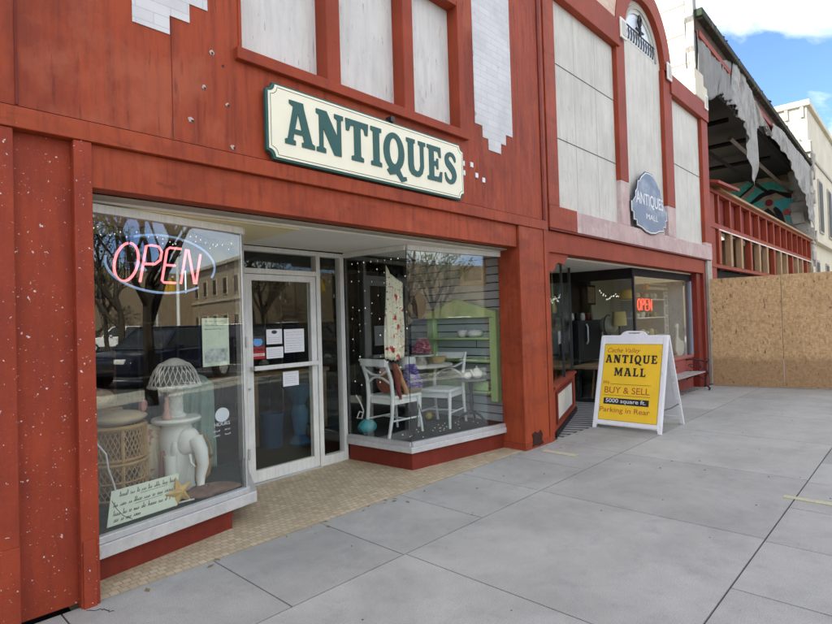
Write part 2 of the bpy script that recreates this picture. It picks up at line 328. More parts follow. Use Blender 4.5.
def curve_mesh(polys, ext):
    cu = bpy.data.curves.new('tmp', 'CURVE'); cu.dimensions = '2D'; cu.fill_mode = 'BOTH'; cu.extrude = ext
    for P in polys:
        sp = cu.splines.new('POLY'); sp.points.add(len(P)-1)
        for i, p in enumerate(P): sp.points[i].co = (p[0], p[1], 0, 1)
        sp.use_cyclic_u = True
    return obj_mesh(cu)
def obj_mesh(cu):
    o = bpy.data.objects.new('tmp', cu); col.objects.link(o)
    dg = bpy.context.evaluated_depsgraph_get(); me = bpy.data.meshes.new_from_object(o.evaluated_get(dg))
    bpy.data.objects.remove(o); return me
def frame(o, ux, uy, sx=1, sy=1):
    ux = Vector(ux).normalized(); uy = Vector(uy).normalized(); n = ux.cross(uy)
    return Matrix(((ux.x*sx, uy.x*sy, n.x, o[0]), (ux.y*sx, uy.y*sy, n.y, o[1]), (ux.z*sx, uy.z*sy, n.z, o[2]), (0,0,0,1)))
def word(mb, s, o, ux, uy, width, h, gap=.10, ext=.003):
    polys = []; x = 0
    for ch in s:
        wd, P = GL[ch]; polys += [[(x+p[0], p[1]) for p in q] for q in P]; x += wd+gap
    x -= gap
    me = curve_mesh(polys, ext); mb.mesh(me, frame(o, ux, uy, width/x, h)); bpy.data.meshes.remove(me); return mb
def text(mb, s, o, ux, uy, width=None, h=.1, shear=0, bold=0, ext=.0015, align='LEFT'):
    cu = bpy.data.curves.new('tmp', 'FONT'); cu.body = s; cu.size = 1; cu.shear = shear; cu.offset = bold; cu.extrude = ext; cu.align_x = 'LEFT'
    me = obj_mesh(cu)
    if not me.vertices: return mb
    xs = [v.co.x for v in me.vertices]; x0, x1 = min(xs), max(xs)
    sy = h/.70; sx = width/(x1-x0) if width else sy
    for v in me.vertices: v.co.x -= x0
    me2 = me; mb.mesh(me2, frame(o, ux, uy, sx, sy)); bpy.data.meshes.remove(me); return mb
def scribble(mb, o, ux, uy, w, h, n, seed, r=.0012, nd=None):
    rr = random.Random(seed); ux = Vector(ux).normalized(); uy = Vector(uy).normalized(); o = Vector(o)
    x = 0
    while x < w:
        L_ = rr.uniform(.1, .3)*w; k = 7; pts = [o+ux*min(w, x+L_*i/k)+uy*(h*rr.uniform(0, .8 if i % 2 else .35)) for i in range(k+1)]
        mb.tube(pts, r, 4); x += L_+w*.05
    return mb

# ================================================================ ground
KY = -4.6
def slabs():
    mb = MB(); g = .004
    rows = [(2.54, 3.43, .845, 1.67, 0), (.862, 2.54, 1.67, .86, 0), (-.82, .862, .82, .06, 0), (-2.5, -.82, 1.67, .86, 0), (KY+.16, -2.5, 1.67, .06, 0)]
    for (y0, y1, st, ph, _) in rows:
        k0 = math.floor((-6-ph)/st); x = ph+k0*st
        while x < 46:
            mb.box(x+g*1.15, x+st-g*1.15, y0+g*1.3, y1-g*1.3, -.10, 0); x += st
    return mb
struct('sidewalk', slabs(), M['walk'])
struct('ground', MB().box(-900, 900, -900, 900, -.60, -.145), M['asphalt'])
struct('sidewalk_bed', MB().box(-6.5, 46, KY+.15, 3.45, -.14, -.012), M['black'])
struct('kerb', MB().box(-6.5, 46, KY, KY+.15, -.144, .002), M['walk'], bevel=.015)
mb = MB()
for i in range(14): mb.box(2+i*3.2, 2.1+i*3.2, KY-5.4, KY-.1, -.143, -.139)
struct('parking_lines', mb, M['paper'])
M['yellowmark'] = surf('worn_yellow_paint', (.55, .51, .20), .1, 8, .8, .1, patches=[((.42, .415, .37), 22, .44, .52, (1, 3, 1), .95)])
for i, (x0, x1, y0, y1, lb) in enumerate([(5.43, 5.53, 2.86, 3.26, 'small faint yellow paint mark by the red corner pilaster'), (5.21, 5.29, .50, .94, 'longer bright yellow paint mark across the joint at the right')]):
    o = struct('paint_mark', MB().box(x0, x1, y0, y1, .0015, .0045), M['yellowmark'])
mb = MB(); q = random.Random(44)
for i in range(70):
    x = q.uniform(1.5, 12); y = q.uniform(-1.5, 3.38); r = q.uniform(.003, .008)
    mb.prism([(x+r*q.uniform(.7,1.3)*cos(t*pi/4), y+r*q.uniform(.7,1.3)*sin(t*pi/4)) for t in range(8)], (0,0,.0005), (1,0,0), (0,1,0), (0,0,.0025))
struct('gum_spots', mb, surf('old_gum', (.09,.09,.085), .3, 30, .9, .1), 'stuff')
mb = MB()
for i in range(60):
    x = q.uniform(1.2, 12); y = 3.415-abs(q.gauss(0, .07)); a = q.uniform(0, 3.1); l = q.uniform(.008, .03); w2 = l*q.uniform(.3,.6)
    p = Vector((x,y,.004)); u = Vector((cos(a),sin(a),q.uniform(0,.3)))*l; v = Vector((-sin(a),cos(a),0))*w2
    mb.add([p-u, p+v, p+u, p-v], [(0,1,2,3)])
struct('leaf_litter', mb, surf('dry_leaf_bits', (.22,.15,.08), .4, 30, .9, 0), 'stuff')
def crack(P, name='pavement_crack'):
    q = random.Random(len(P)); Q = []
    for a, b in zip(P, P[1:]):
        for k in range(8): t = k/8; Q.append((a[0]+(b[0]-a[0])*t+q.uniform(-.012,.012), a[1]+(b[1]-a[1])*t+q.uniform(-.012,.012), .0012))
    return struct(name, MB().tube(Q, .0022, 4), M['black'])
crack([(.93,3.36),(.99,3.30),(1.02,3.22)])

# entry floors
struct('entry_floor', MB().add([(.93,3.435,.004),(5.38,3.435,.004),(5.38,4.9,.004),(.93,4.9,.004),(.93,3.435,-.1),(5.38,3.435,-.1),(5.38,4.9,-.1),(.93,4.9,-.1)], [(0,1,2,3),(0,4,5,1),(1,5,6,2),(3,2,6,7),(0,3,7,4)]), M['tile'])
def ruglines():
    m, nt, N, L, P = newmat('striped_entry_mosaic'); pos = N.new('ShaderNodeNewGeometry').outputs['Position']; s = N.new('ShaderNodeSeparateXYZ'); L.new(pos, s.inputs[0])
    a = math_(N, L, 'ADD', s.outputs[0], math_(N, L, 'MULTIPLY', s.outputs[1], .42)); f = math_(N, L, 'FRACT', math_(N, L, 'MULTIPLY', a, 6.0))
    n = noise(N, L, pos, 9, 4)
    c = mixc(N, L, ramp(N, L, f, .46, .54), (.05, .05, .052), (.40, .40, .38)); c = mixc(N, L, ramp(N, L, n, .45, .7, 0, .5), c, (.12, .12, .12))
    L.new(c, P.inputs['Base Color']); P.inputs['Roughness'].default_value = .6; return m
M['stripe'] = ruglines()
struct('side_entry_floor', MB().add([(6.08,3.44,.003),(12.1,3.44,.003),(12.1,5.6,.003),(6.08,5.6,.003),(6.08,3.44,-.1),(12.1,3.44,-.1),(12.1,5.6,-.1),(6.08,5.6,-.1)], [(0,1,2,3),(0,4,5,1),(1,5,6,2),(3,2,6,7),(0,3,7,4)]), M['stripe'])

# ================================================================ building A (left shop)
A = thing('antique_shop', 'red painted shop with white stepped brick patches, deep entry and two angled display windows', 'shop building', (3.4, 3.6, 0))
HA = 8.6
# upper wall with the hole for the upper window
mb = MB()
mb.box(-7, 1.93, 3.42, 3.62, 2.665, HA); mb.box(4.43, 5.90, 3.42, 3.62, 2.665, HA); mb.box(1.93, 4.43, 3.42, 3.62, 2.665, 3.40); mb.box(1.93, 4.43, 3.42, 3.62, 4.72, HA)
part('wall', mb, M['red_wall'], A)
part('band', MB().box(-7, 5.955, 3.388, 3.50, 2.552, 2.662), M['red'], A, bevel=.004)
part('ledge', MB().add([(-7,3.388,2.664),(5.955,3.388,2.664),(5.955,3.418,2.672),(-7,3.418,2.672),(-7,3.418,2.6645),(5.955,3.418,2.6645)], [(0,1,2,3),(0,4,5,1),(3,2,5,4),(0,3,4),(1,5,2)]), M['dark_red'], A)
mb = MB()                                             # panel seams: thin raised battens
for x, z0, z1 in ((-.4, 2.68, HA), (.66, 2.68, HA)): mb.box(x, x+.012, 3.412, 3.419, z0, z1)
mb.box(1.47, 1.4735, 3.4172, 3.4195, 2.68, HA)
part('panel_seam', mb, M['dark_red'], A)
part('post', MB().box(-.40, .645, 3.40, 3.60, -.04, 2.55), M['red_flecked'], A, bevel=.005)
part('post', MB().box(.915, 1.006, 3.396, 3.60, -.01, 2.55), M['red_flecked'], A, bevel=.005)
part('recessed_panel', MB().box(.645, .915, 3.462, 3.60, .012, 2.55), M['red_flecked'], A)
part('patch_board', MB().box(.921, .985, 3.378, 3.395, -.01, .36), M['red_flecked'], A, bevel=.003)
part('lower_board', MB().box(-.40, .642, 3.386, 3.399, -.03, .42), M['red_flecked'], A, bevel=.003)
part('wall', MB().box(-7, -.40, 3.42, 3.6, -.03, 2.55), M['red_wall'], A)
part('beam', MB().box(1.006, 5.335, 3.428, 3.56, 2.305, 2.551), M['red'], A, bevel=.004)
# right corner pilaster
part('pilaster', MB().box(5.345, 5.872, 3.400, 3.70, .075, 2.551), M['red'], A, bevel=.005)
part('plinth', MB().box(5.340, 5.90, 3.395, 3.705, -.01, .074), M['red_b'], A, bevel=.006)
mb = MB(); rr = random.Random(3)
pts = [(5.47,.02),(5.50,.10),(5.48,.17),(5.55,.185),(5.60,.16),(5.66,.19),(5.70,.14),(5.68,.08),(5.72,.03),(5.62,.015),(5.56,.03)]
mb.prism(pts, (0, 3.3905, 0), (1,0,0), (0,0,1), (0,.006,0)); part('damage', mb, surf('rusty_hole', (.05,.02,.015), .4, 30, .9, .5), A)
part('corner_strip', MB().box(5.882, 5.935, 3.392, 3.70, -.01, 2.551), M['red'], A, bevel=.004)
part('corner_strip', MB().box(5.945, 6.005, 3.402, 3.70, -.01, HA), M['red_b'], A, bevel=.004)
part('corner_strip', MB().box(5.905, 5.94, 3.405, 3.60, 2.67, HA), M['dark_red'], A)
mb = MB(); z = 2.9                                     # flaked light slit in the corner joint
while z < 7.5:
    h = rr.uniform(.15, .6); part('bare_patch', MB().box(5.9405, 5.9445, 3.407, 3.42, z, z+h), M['white_panel'], A); z += h+rr.uniform(.02, .35)

# upper window
mb = MB()
part('sill', MB().box(1.90, 4.45, 3.372, 3.60, 3.315, 3.398), M['red_b'], A, bevel=.006)
wf = MB().box(1.93, 1.955, 3.41, 3.60, 3.40, 4.71).box(4.345, 4.43, 3.405, 3.60, 3.40, 4.71).box(1.955, 4.345, 3.41, 3.60, 4.66, 4.715)
uw = part('window', wf, M['red_b'], A, bevel=.004)
for x0, x1 in ((2.68, 2.815), (3.545, 3.675)):
    part('mullion', MB().box(x0, x1, 3.398, 3.545, 3.40, 4.66), M['red_b'], uw, bevel=.006)
for x0, x1 in ((1.955, 2.68), (2.815, 3.545), (3.675, 4.345)):
    part('boarded_panel', MB().box(x0, x1, 3.54, 3.56, 3.40, 4.66), M['white_panel'], uw)
# painted brick patches
mb = MB().prism([(4.60,6.5),(4.605,3.54),(4.73,3.54),(4.735,3.42),(4.83,3.42),(4.835,3.305),(5.06,3.305),(5.065,3.42),(5.16,3.42),(5.165,3.54),(5.30,3.54),(5.30,6.5)], (0,3.4135,0), (1,0,0), (0,0,1), (0,.006,0))
part('brick_patch', mb, M['white_brick'], A)
mb = MB().prism([(1.242,6.5),(1.242,3.33),(1.462,3.33),(1.462,3.45),(1.59,3.45),(1.59,3.575),(1.712,3.575),(1.712,3.70),(1.83,3.70),(1.83,6.5)], (0,3.4135,0), (1,0,0), (0,0,1), (0,.006,0))
part('brick_patch', mb, M['white_brick'], A)
for x, z in ((4.36,3.05),(4.50,3.06),(4.365,2.955),(4.58,2.965),(4.70,2.935)):
    part('square_tile', MB().box(x, x+.042, 3.408, 3.4195, z, z+.05), M['paper'], A, bevel=.002)
for i, (x, z) in enumerate([(1.74,3.31),(1.68,3.06),(1.84,2.99),(1.585,2.825),(1.87,2.71),(1.80,3.25)]):
    k_ = rr.uniform(.9,1.5)
    if i != 5: part('paint_chip', MB().prism([(x+rr.uniform(.006,.017)*k_*cos(t*pi/6), z+rr.uniform(.007,.018)*k_*sin(t*pi/6)) for t in range(12)], (0,3.4162,0), (1,0,0), (0,0,1), (0,.004,0)), M['chip'], A)
    part('hole', MB().prism([(x+.003*i+.0085*cos(t*pi/4), z-.004+.008*sin(t*pi/4)) for t in range(8)], (0,3.4145,0), (1,0,0), (0,0,1), (0,.003,0)), M['black'], A)
# soffit and trims
part('soffit', MB().box(1.006, 5.9, 3.66, 4.72, 2.272, 2.30), M['soffit'], A)
part('soffit', MB().box(1.006, 5.34, 3.565, 3.658, 2.285, 2.30), M['beige'], A)
# display window geometry
WL0, WL1, WL2 = (1.03, 3.655), (2.165, 3.872), (2.615, 4.70)
WR0, WR1, WR2 = (3.895, 4.73), (3.975, 3.862), (5.50, 3.672)
def disp_window(root, segs, z0, z1, name='display_window', ends=True):
    g = MB(); rail = MB(); head = MB()
    for a, b in segs:
        g.wallseg(a, b, z0, z1, -.004, .004)
    w_ = part(name, g, M['glass'], root)
    for a, b in segs:
        rail.wallseg(a, b, z0-.03, z0+.012, -.028, .022); head.wallseg(a, b, z1-.018, z1+.035, -.03, .022)
    part('bottom_rail', rail, M['alum'], w_, bevel=.003); part('head_rail', head, M['alum_white'], w_, bevel=.003)
    return w_
def ext(a, b, t):
    d = Vector((b[0]-a[0], b[1]-a[1])).normalized(); return (a[0]-d.x*t, a[1]-d.y*t), (b[0]+d.x*t, b[1]+d.y*t)
dw1 = disp_window(A, [(WL0, WL1), (WL1, WL2)], .262, 2.225)
dw2 = disp_window(A, [(WR0, WR1), (WR1, WR2)], .272, 2.235)
def offs(p, q, t):
    d = Vector((q[0]-p[0], q[1]-p[1])).normalized(); n = Vector((-d.y, d.x)); return n*t
def slabpoly(mb, pts, z0, z1): return mb.prism([(p[0], p[1]) for p in pts], (0,0,z0), (1,0,0), (0,1,0), (0,0,z1-z0))
part('sill', slabpoly(MB(), [(1.008,3.605),(2.235,3.842),(2.27,3.91),(2.64,4.73),(1.008,4.73)], .150, .231), M['sill'], A, bevel=.004)
part('sill', slabpoly(MB(), [(3.865,4.735),(3.945,3.83),(5.54,3.63),(5.54,4.735)], .180, .241), M['sill'], A, bevel=.004)
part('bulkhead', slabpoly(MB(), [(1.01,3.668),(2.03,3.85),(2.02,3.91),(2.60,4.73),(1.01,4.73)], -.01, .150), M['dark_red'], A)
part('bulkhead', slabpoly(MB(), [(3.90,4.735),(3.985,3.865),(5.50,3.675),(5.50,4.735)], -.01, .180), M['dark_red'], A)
part('corner_bar', MB().box(3.974,3.979,3.859,3.864,.27,2.24), M['iron'], dw2)
part('corner_bar', MB().box(2.161,2.171,3.868,3.878,.27,2.22), M['alum'], dw1)
part('side_rail', MB().wallseg((5.492,3.673),(5.52,3.67),.27,2.24,-.02,.02), M['alum'], dw2, bevel=.002)
part('bent_sill_tip', MB().tube([(1.02,3.60,.20),(1.03,3.59,.17),(1.06,3.595,.205),(1.05,3.59,.16),(1.075,3.60,.21)], .006, 5), M['alum'], A)
# door wall: along direction D from (2.60,4.73) to (3.895,4.78)
DA = Vector((2.605,4.732)); DB = Vector((3.895,4.78)); DD = (DB-DA).normalized(); DN = Vector((-DD.y, DD.x))
def dwp(s, off=0): p = DA+DD*s+DN*off; return (p.x, p.y)
def dbar(mb, s0, s1, z0, z1, t0=-.03, t1=.05): return mb.wallseg(dwp(s0), dwp(s1), z0, z1, t0, t1)
mb = MB(); dbar(mb, 0, .055, 0, 2.26); dbar(mb, .905, .955, 0, 2.26); dbar(mb, 1.235, 1.29, 0, 2.26)
dbar(mb, .055, .905, 2.215, 2.26); dbar(mb, .955, 1.235, 2.215, 2.26); dbar(mb, .055, .905, 2.00, 2.05); dbar(mb, .955, 1.235, .0, .10)
part('door_frame', mb, M['alum_white'], A, bevel=.003)
part('threshold', dbar(MB(), .055, .905, 0, .012, -.06, .05), M['alum'], A)
part('transom_glass', dbar(MB(), .055, .905, 2.05, 2.215, .01, .018), M['glass_dark'], A)
part('sidelight_glass', dbar(MB(), .955, 1.235, .10, 2.215, .01, .018), M['glass_dark'], A)
mb = MB(); dbar(mb, .062, .135, .014, 1.995, -.02, .03); dbar(mb, .83, .898, .014, 1.995, -.02, .03); dbar(mb, .135, .83, 1.935, 1.995, -.02, .03); dbar(mb, .135, .83, .014, .125, -.02, .03)
door = part('door', mb, M['alum_white'], A, bevel=.004)
part('door_glass', dbar(MB(), .135, .83, .125, 1.935, .002, .010), M['glass_dark'], door)
part('push_bar', MB().wallseg(dwp(.11), dwp(.865), 1.075, 1.118, -.085, -.055), M['alum_white'], door, bevel=.008)
for s_ in (.10, .85): part('push_bar_bracket', dbar(MB(), s_, s_+.025, 1.08, 1.112, -.06, -.018), M['alum'], door)
part('lock', MB().lathe([(.014,0),(.014,.012),(.006,.014)], (*dwp(.09,-.03), .90), 10), M['alum'], door)
for z in (.25, 1.30): part('hinge', dbar(MB(), .05, .07, z, z+.1, -.045, -.03), M['alum'], door)
# interior shell
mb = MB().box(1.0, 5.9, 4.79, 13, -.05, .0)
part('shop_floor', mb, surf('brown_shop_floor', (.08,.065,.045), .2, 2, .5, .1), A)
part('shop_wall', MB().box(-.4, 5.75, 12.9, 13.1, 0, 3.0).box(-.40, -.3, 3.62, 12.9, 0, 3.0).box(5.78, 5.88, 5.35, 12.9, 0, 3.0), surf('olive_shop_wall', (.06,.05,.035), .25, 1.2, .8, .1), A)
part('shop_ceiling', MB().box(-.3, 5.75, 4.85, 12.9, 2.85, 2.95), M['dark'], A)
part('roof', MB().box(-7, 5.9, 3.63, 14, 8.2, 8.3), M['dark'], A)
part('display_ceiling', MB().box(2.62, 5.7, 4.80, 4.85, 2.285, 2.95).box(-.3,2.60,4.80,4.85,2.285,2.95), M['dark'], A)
part('display_ceiling', MB().box(1.01, 2.6, 3.70, 4.80, 2.262, 2.270), surf('warm_cream_ceiling', (.80,.70,.42), .06, 2, .7, .05), A)
# display platforms
part('display_floor', slabpoly(MB(), [(1.01,3.69),(2.15,3.91),(2.59,4.75),(1.2,4.95),(1.01,4.9)], .233, .258), surf('dark_green_carpet', (.03,.038,.035), .3, 20, .95, .3), A)
part('display_floor', slabpoly(MB(), [(3.93,4.75),(4.005,3.895),(5.49,3.70),(5.49,5.34),(3.93,5.34)], .243, .268), surf('black_felt', (.018,.022,.024), .3, 20, .95, .3, patches=[((.5,.5,.5), 60, .78, .8, None, .8)]), A)
# siding wall to the right of the display, lapped boards
mb = MB(); z = .25
while z < 2.26:
    mb.add([(5.555,3.70,z),(5.555,5.34,z),(5.562,5.34,z+.086),(5.562,3.70,z+.086),(5.60,3.70,z),(5.60,5.34,z),(5.60,5.34,z+.086),(5.60,3.70,z+.086)], [(0,1,2,3),(0,4,5,1),(3,2,6,7),(0,3,7,4),(1,5,6,2),(4,7,6,5)]); z += .1
part('siding', mb, M['siding'], A)
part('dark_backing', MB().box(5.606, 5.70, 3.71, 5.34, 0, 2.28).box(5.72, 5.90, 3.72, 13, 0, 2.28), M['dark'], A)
for yy, z0 in ((5.0,.45),(4.2,1.15),(3.8,1.75),(4.7,.95),(4.45,2.05)): part('board_joint', MB().box(5.548,5.5545,yy,yy+.004,z0,z0+.1), M['black'], A)

# ---- ANTIQUES sign
sg = thing('shop_sign', 'long cream board reading ANTIQUES in dark green letters with notched corners', 'sign', (3.2, 3.35, 2.95))
X0, X1, Z0, Z1 = 2.10, 4.32, 2.675, 3.225
def notched(x0, x1, z0, z1, r, n=6):
    P = []
    for cx, cz, a0 in ((x0, z0, 90), (x1, z0, 180), (x1, z1, 270), (x0, z1, 360)):
        P += [(cx+r*cos(rad(a0-90*i/n)), cz+r*sin(rad(a0-90*i/n))) for i in range(n+1)]
    return P
part('border', MB().prism(notched(X0, X1, Z0, Z1, .055), (0,3.395,0), (1,0,0), (0,0,1), (0,-.030,0)), M['green_paint'], sg, bevel=.003)
part('board', MB().prism(notched(X0+.017, X1-.017, Z0+.017, Z1-.017, .055), (0,3.364,0), (1,0,0), (0,0,1), (0,-.006,0)), M['sign_cream'], sg)
P = notched(X0+.034, X1-.034, Z0+.034, Z1-.034, .055); mb = MB().tube([(x,3.3575,z) for x, z in P], .0022, 4, closed=True)
part('pinstripe', mb, M['green_paint'], sg)
part('lettering', word(MB(), 'ANTIQUES', (2.245, 3.355, 2.805), (1,0,-.002), (0,0,1), 1.95, .325, .08, .004), M['green_paint'], sg)
part('bracket', MB().box(3.30,3.345,3.335,3.40,3.22,3.262), M['iron'], sg)

# ================================================================ building B (arched shop)
B = thing('arched_shop', 'pale stucco shop front with red posts, a round arch and a recessed side entry', 'shop building', (9.4, 3.6, 0))
X1B = 12.80
part('stucco_panel', MB().box(6.02, 10.3, 3.475, 3.62, 2.58, 6.0), M['concrete_panel'], B)
part('stucco_panel', MB().box(10.3, 12.6, 3.475, 3.62, 2.58, 5.85), M['concrete_panel'], B)
mb = MB()
for z in (3.80, 4.77): mb.box(6.31, 8.22, 3.4715, 3.4765, z, z+.010)
part('panel_joint', mb, M['ink'], B)
part('panel_joint', MB().box(10.62, 12.4, 3.4715, 3.4765, 4.30, 4.312), M['ink'], B)
M['seam'] = surf('stucco_seam', (.53,.51,.44), .1, 3, .9, .1)
mb = MB()
for x in (6.95,7.6): mb.box(x, x+.012, 3.4725, 3.4765, 2.95, 5.6)
part('panel_joint', mb, M['seam'], B)
part('post', MB().box(6.045, 6.31, 3.40, 3.60, 2.885, 6.9), M['red'], B, bevel=.006)
part('band', MB().box(6.045, 6.76, 3.395, 3.60, 2.60, 2.884), M['red'], B, bevel=.006)
part('band', MB().box(6.761, X1B, 3.398, 3.60, 2.60, 2.874), M['pink'], B, bevel=.006)
for x0, x1, zt in ((8.22, 8.53, 5.86), (10.22, 10.63, 5.86), (12.38, X1B, 5.86)):
    zl = 3.55 if x0 < 9 else (3.42 if x0 < 11 else 2.95)
    part('post', MB().box(x0, x1, 3.40, 3.60, zl+.001, zt), M['red_b'], B, bevel=.008)
    part('post_foot', MB().box(x0+.004, x1-.004, 3.402, 3.60, 2.875, zl), M['pink'], B, bevel=.008)
part('top_band', MB().box(6.311, 8.30, 3.37, 3.60, 5.60, 6.0), M['red_b'], B, bevel=.008)
part('top_band', MB().box(10.55, X1B, 3.37, 3.60, 5.52, 5.88), M['red_b'], B, bevel=.008)
part('parapet', MB().box(6.05, 8.40, 3.40, 3.60, 6.001, 7.5), M['pinkbrick'], B)
# arch: ring with a flat inner wall and round window
CX, CZ = 9.40, 5.861
def arc(r, a0, a1, n, cx=CX, cz=CZ): return [(cx+r*cos(rad(a0+(a1-a0)*i/n)), cz+r*sin(rad(a0+(a1-a0)*i/n))) for i in range(n+1)]
def ring(mb, r0, r1, y0, y1, n=32, cx=CX, cz=CZ):
    P = arc(r1, 0, 180, n, cx, cz); Q = arc(r0, 0, 180, n, cx, cz)
    for i in range(n):
        q = [P[i], P[i+1], Q[i+1], Q[i]]
        mb.hexa([(p[0], y0, p[1]) for p in q], [(p[0], y1, p[1]) for p in q])
    return mb
part('arch_band', ring(MB(), .87, 1.21, 3.385, 3.60), M['red_b'], B)
part('arch_wall', ring(MB(), .66, .90, 3.477, 3.58, cx=9.36).box(10.0,10.25,3.477,3.58,5.80,5.95), M['concrete_panel'], B)
part('arch_mould', ring(MB(), .655, .72, 3.452, 3.4765, cx=9.36, cz=5.93), M['beige'], B)
aw = part('arch_window', ring(MB(), .62, .66, 3.47, 3.50, cx=9.36, cz=5.95).box(8.70, 10.02, 3.47, 3.50, 5.93, 5.955), M['alum_white'], B)
mb = MB(); mb.prism(arc(.63, 0, 180, 24, 9.36, 5.955), (0,3.50,0), (1,0,0), (0,0,1), (0,.01,0))
part('pane', mb, surf('frosted_pane', (.74,.80,.86), .05, 6, .25, .05), aw)
mb = MB()
for i in range(12):
    x = 8.76+i*.105; mb.tube([(x,3.462,5.96),(x+.012,3.455,6.05),(x-.01,3.455,6.12),(x+.03,3.462,6.17)], .011, 5)
mb.tube([(8.70,3.46,6.17),(10.0,3.46,6.17)], .012, 5); mb.tube([(9.36,3.46,6.17),(9.36,3.46,6.32),(9.30,3.46,6.40),(9.34,3.46,6.5),(9.42,3.46,6.44),(9.38,3.46,6.36)], .025, 6); mb.tube([(9.2,3.46,6.25),(9.5,3.46,6.25)], .02, 5)
part('iron_scroll', mb, M['iron'], aw)
# corner rosettes
for x, z in ((8.40,5.90),(10.42,5.86),(12.62,5.90)):
    r_ = part('rosette', MB().box(x-.11, x+.11, 3.345, 3.37, z-.155, z+.155), M['soffit'], B, bevel=.008)
    part('rosette_hollow', MB().box(x-.07, x+.07, 3.339, 3.3445, z-.11, z+.11), M['seam'], r_)
    
part('bracket_block', MB().box(11.95, 12.75, 3.36, 3.75, 5.88, 6.22).box(12.05, 12.66, 3.40, 3.80, 6.22, 6.50), M['cream'], B, bevel=.02)
# below the band
part('beam', MB().box(6.05, 12.30, 3.44, 3.60, 2.305, 2.57), M['red_b'], B, bevel=.005)
part('beam_lip', MB().box(6.05, 12.72, 3.402, 3.60, 2.575, 2.598), M['dark_red'], B)
part('scalloped_bracket', MB().prism([(6.04,2.31),(6.04,2.10)]+[(6.15+.13*cos(rad(a)),2.16+.10*sin(rad(a))) for a in (215,250,290,330,0)]+[(6.36,2.19),(6.48,2.17),(6.56,2.24),(6.62,2.30)], (0,3.47,0), (1,0,0), (0,0,1), (0,.05,0)), M['red_b'], B)
part('soffit', MB().box(6.02, 12.2, 3.605, 5.30, 2.275, 2.30), M['soffit'], B)
part('jamb', MB().box(12.02, 12.30, 3.50, 3.85, -.01, 2.30), M['jamb_red'], B, bevel=.006)
part('jamb', MB().box(12.301, 12.47, 3.45, 3.85, -.01, 2.57), M['jamb_red'], B, bevel=.004)
part('grey_post', MB().box(12.475, 12.74, 3.405, 3.70, .02, 2.572), M['beige'], B, bevel=.006)
part('white_edge', MB().box(12.745, 12.85, 3.43, 3.62, .9, 5.5), surf('old_white_plaster', (.66,.65,.62), .15, 6, .85, .5, 12, streak=((.3,.28,.25), .5)), B)
# diagonal low wall and glass on the left of the side entry
KA, KB = (6.13, 3.475), (8.08, 4.20)
lw = part('low_wall', MB().wallseg(KA, KB, -.01, .60, 0, .10), M['red_b'], B, bevel=.004)
def on(a, b, s): return (a[0]+(b[0]-a[0])*s, a[1]+(b[1]-a[1])*s)
part('inset_panel', MB().wallseg(on(KA,KB,.10), on(KA,KB,.80), .18, .515, -.006, -.001), M['concrete_panel'], lw)
mb = MB(); mb.wallseg(on(KA,KB,.06), on(KA,KB,.84), .515, .55, -.022, -.001); mb.wallseg(on(KA,KB,.06), on(KA,KB,.84), .145, .18, -.022, -.001)
mb.wallseg(on(KA,KB,.06), on(KA,KB,.10), .18, .515, -.022, -.001); mb.wallseg(on(KA,KB,.80), on(KA,KB,.84), .18, .515, -.022, -.001)
part('panel_frame', mb, M['dark_red'], lw)
part('ledge', MB().wallseg(KA, on(KA,KB,1.01), .601, .632, -.03, .14), M['red_b'], B, bevel=.005)
part('base_strip', MB().wallseg(KA, on(KA,KB,1.0), .0, .07, -.025, -.001), M['dark'], B)
sw = part('side_window', MB().wallseg(KA, KB, .632, 2.27, .03, .036), M['glass'], B)
part('mullion', MB().wallseg(on(KA,KB,.56), on(KA,KB,.575), .632, 2.275, .015, .05), M['iron'], sw)
part('mullion', MB().wallseg(on(KA,KB,.985), on(KA,KB,1.0), .632, 2.275, .01, .06), M['iron'], sw)
# right display
RA, RB, RC = (8.98, 5.10), (9.10, 3.62), (12.02, 3.62)
part('display_base', MB().box(9.14, 12.02, 3.63, 3.78, -.01, .60), surf('muted_red_base', (.36,.10,.08), .15, 3, .55, .1), B)
part('display_base_cap', MB().box(9.10, 12.02, 3.60, 3.80, .601, .66), surf('muted_red_cap', (.42,.15,.13), .15, 3, .5, .1), B, bevel=.01)
rw = part('display_window', MB().wallseg(RA, RB, .06, 2.16, -.003, .003).wallseg(RB, RC, .66, 2.16, -.003, .003), M['glass'], B)
part('header', MB().wallseg(RA, RB, 2.10, 2.274, -.02, .03).box(9.05, 12.02, 3.61, 3.66, 2.14, 2.274), M['dark'], B)
part('corner_bar', MB().box(9.085, 9.125, 3.605, 3.645, 0, 2.14), M['iron'], rw); part('bottom_rail', MB().wallseg(RA, RB, 0, .06, -.02, .02), M['iron'], rw)
part('side_bar', MB().box(11.93, 12.015, 3.60, 3.66, .66, 2.14), surf('blue_grey_bar', (.30,.34,.38), .1, 5, .4, .1), rw)
# rear entry door wall, dark
EA, EB = (8.08, 4.24), (8.95, 5.15)
part('header', MB().wallseg(EA, EB, 2.02, 2.274, -.02, .03), M['dark'], B)
part('entry_glass', MB().wallseg(EA, EB, .10, 2.02, 0, .006), M['glass_dark'], B)
mb = MB()
for s in (0, .47, .97): mb.wallseg(on(EA,EB,s), on(EA,EB,s+.035), 0, 2.02, -.02, .03)
part('entry_frame', mb, M['dark'], B)
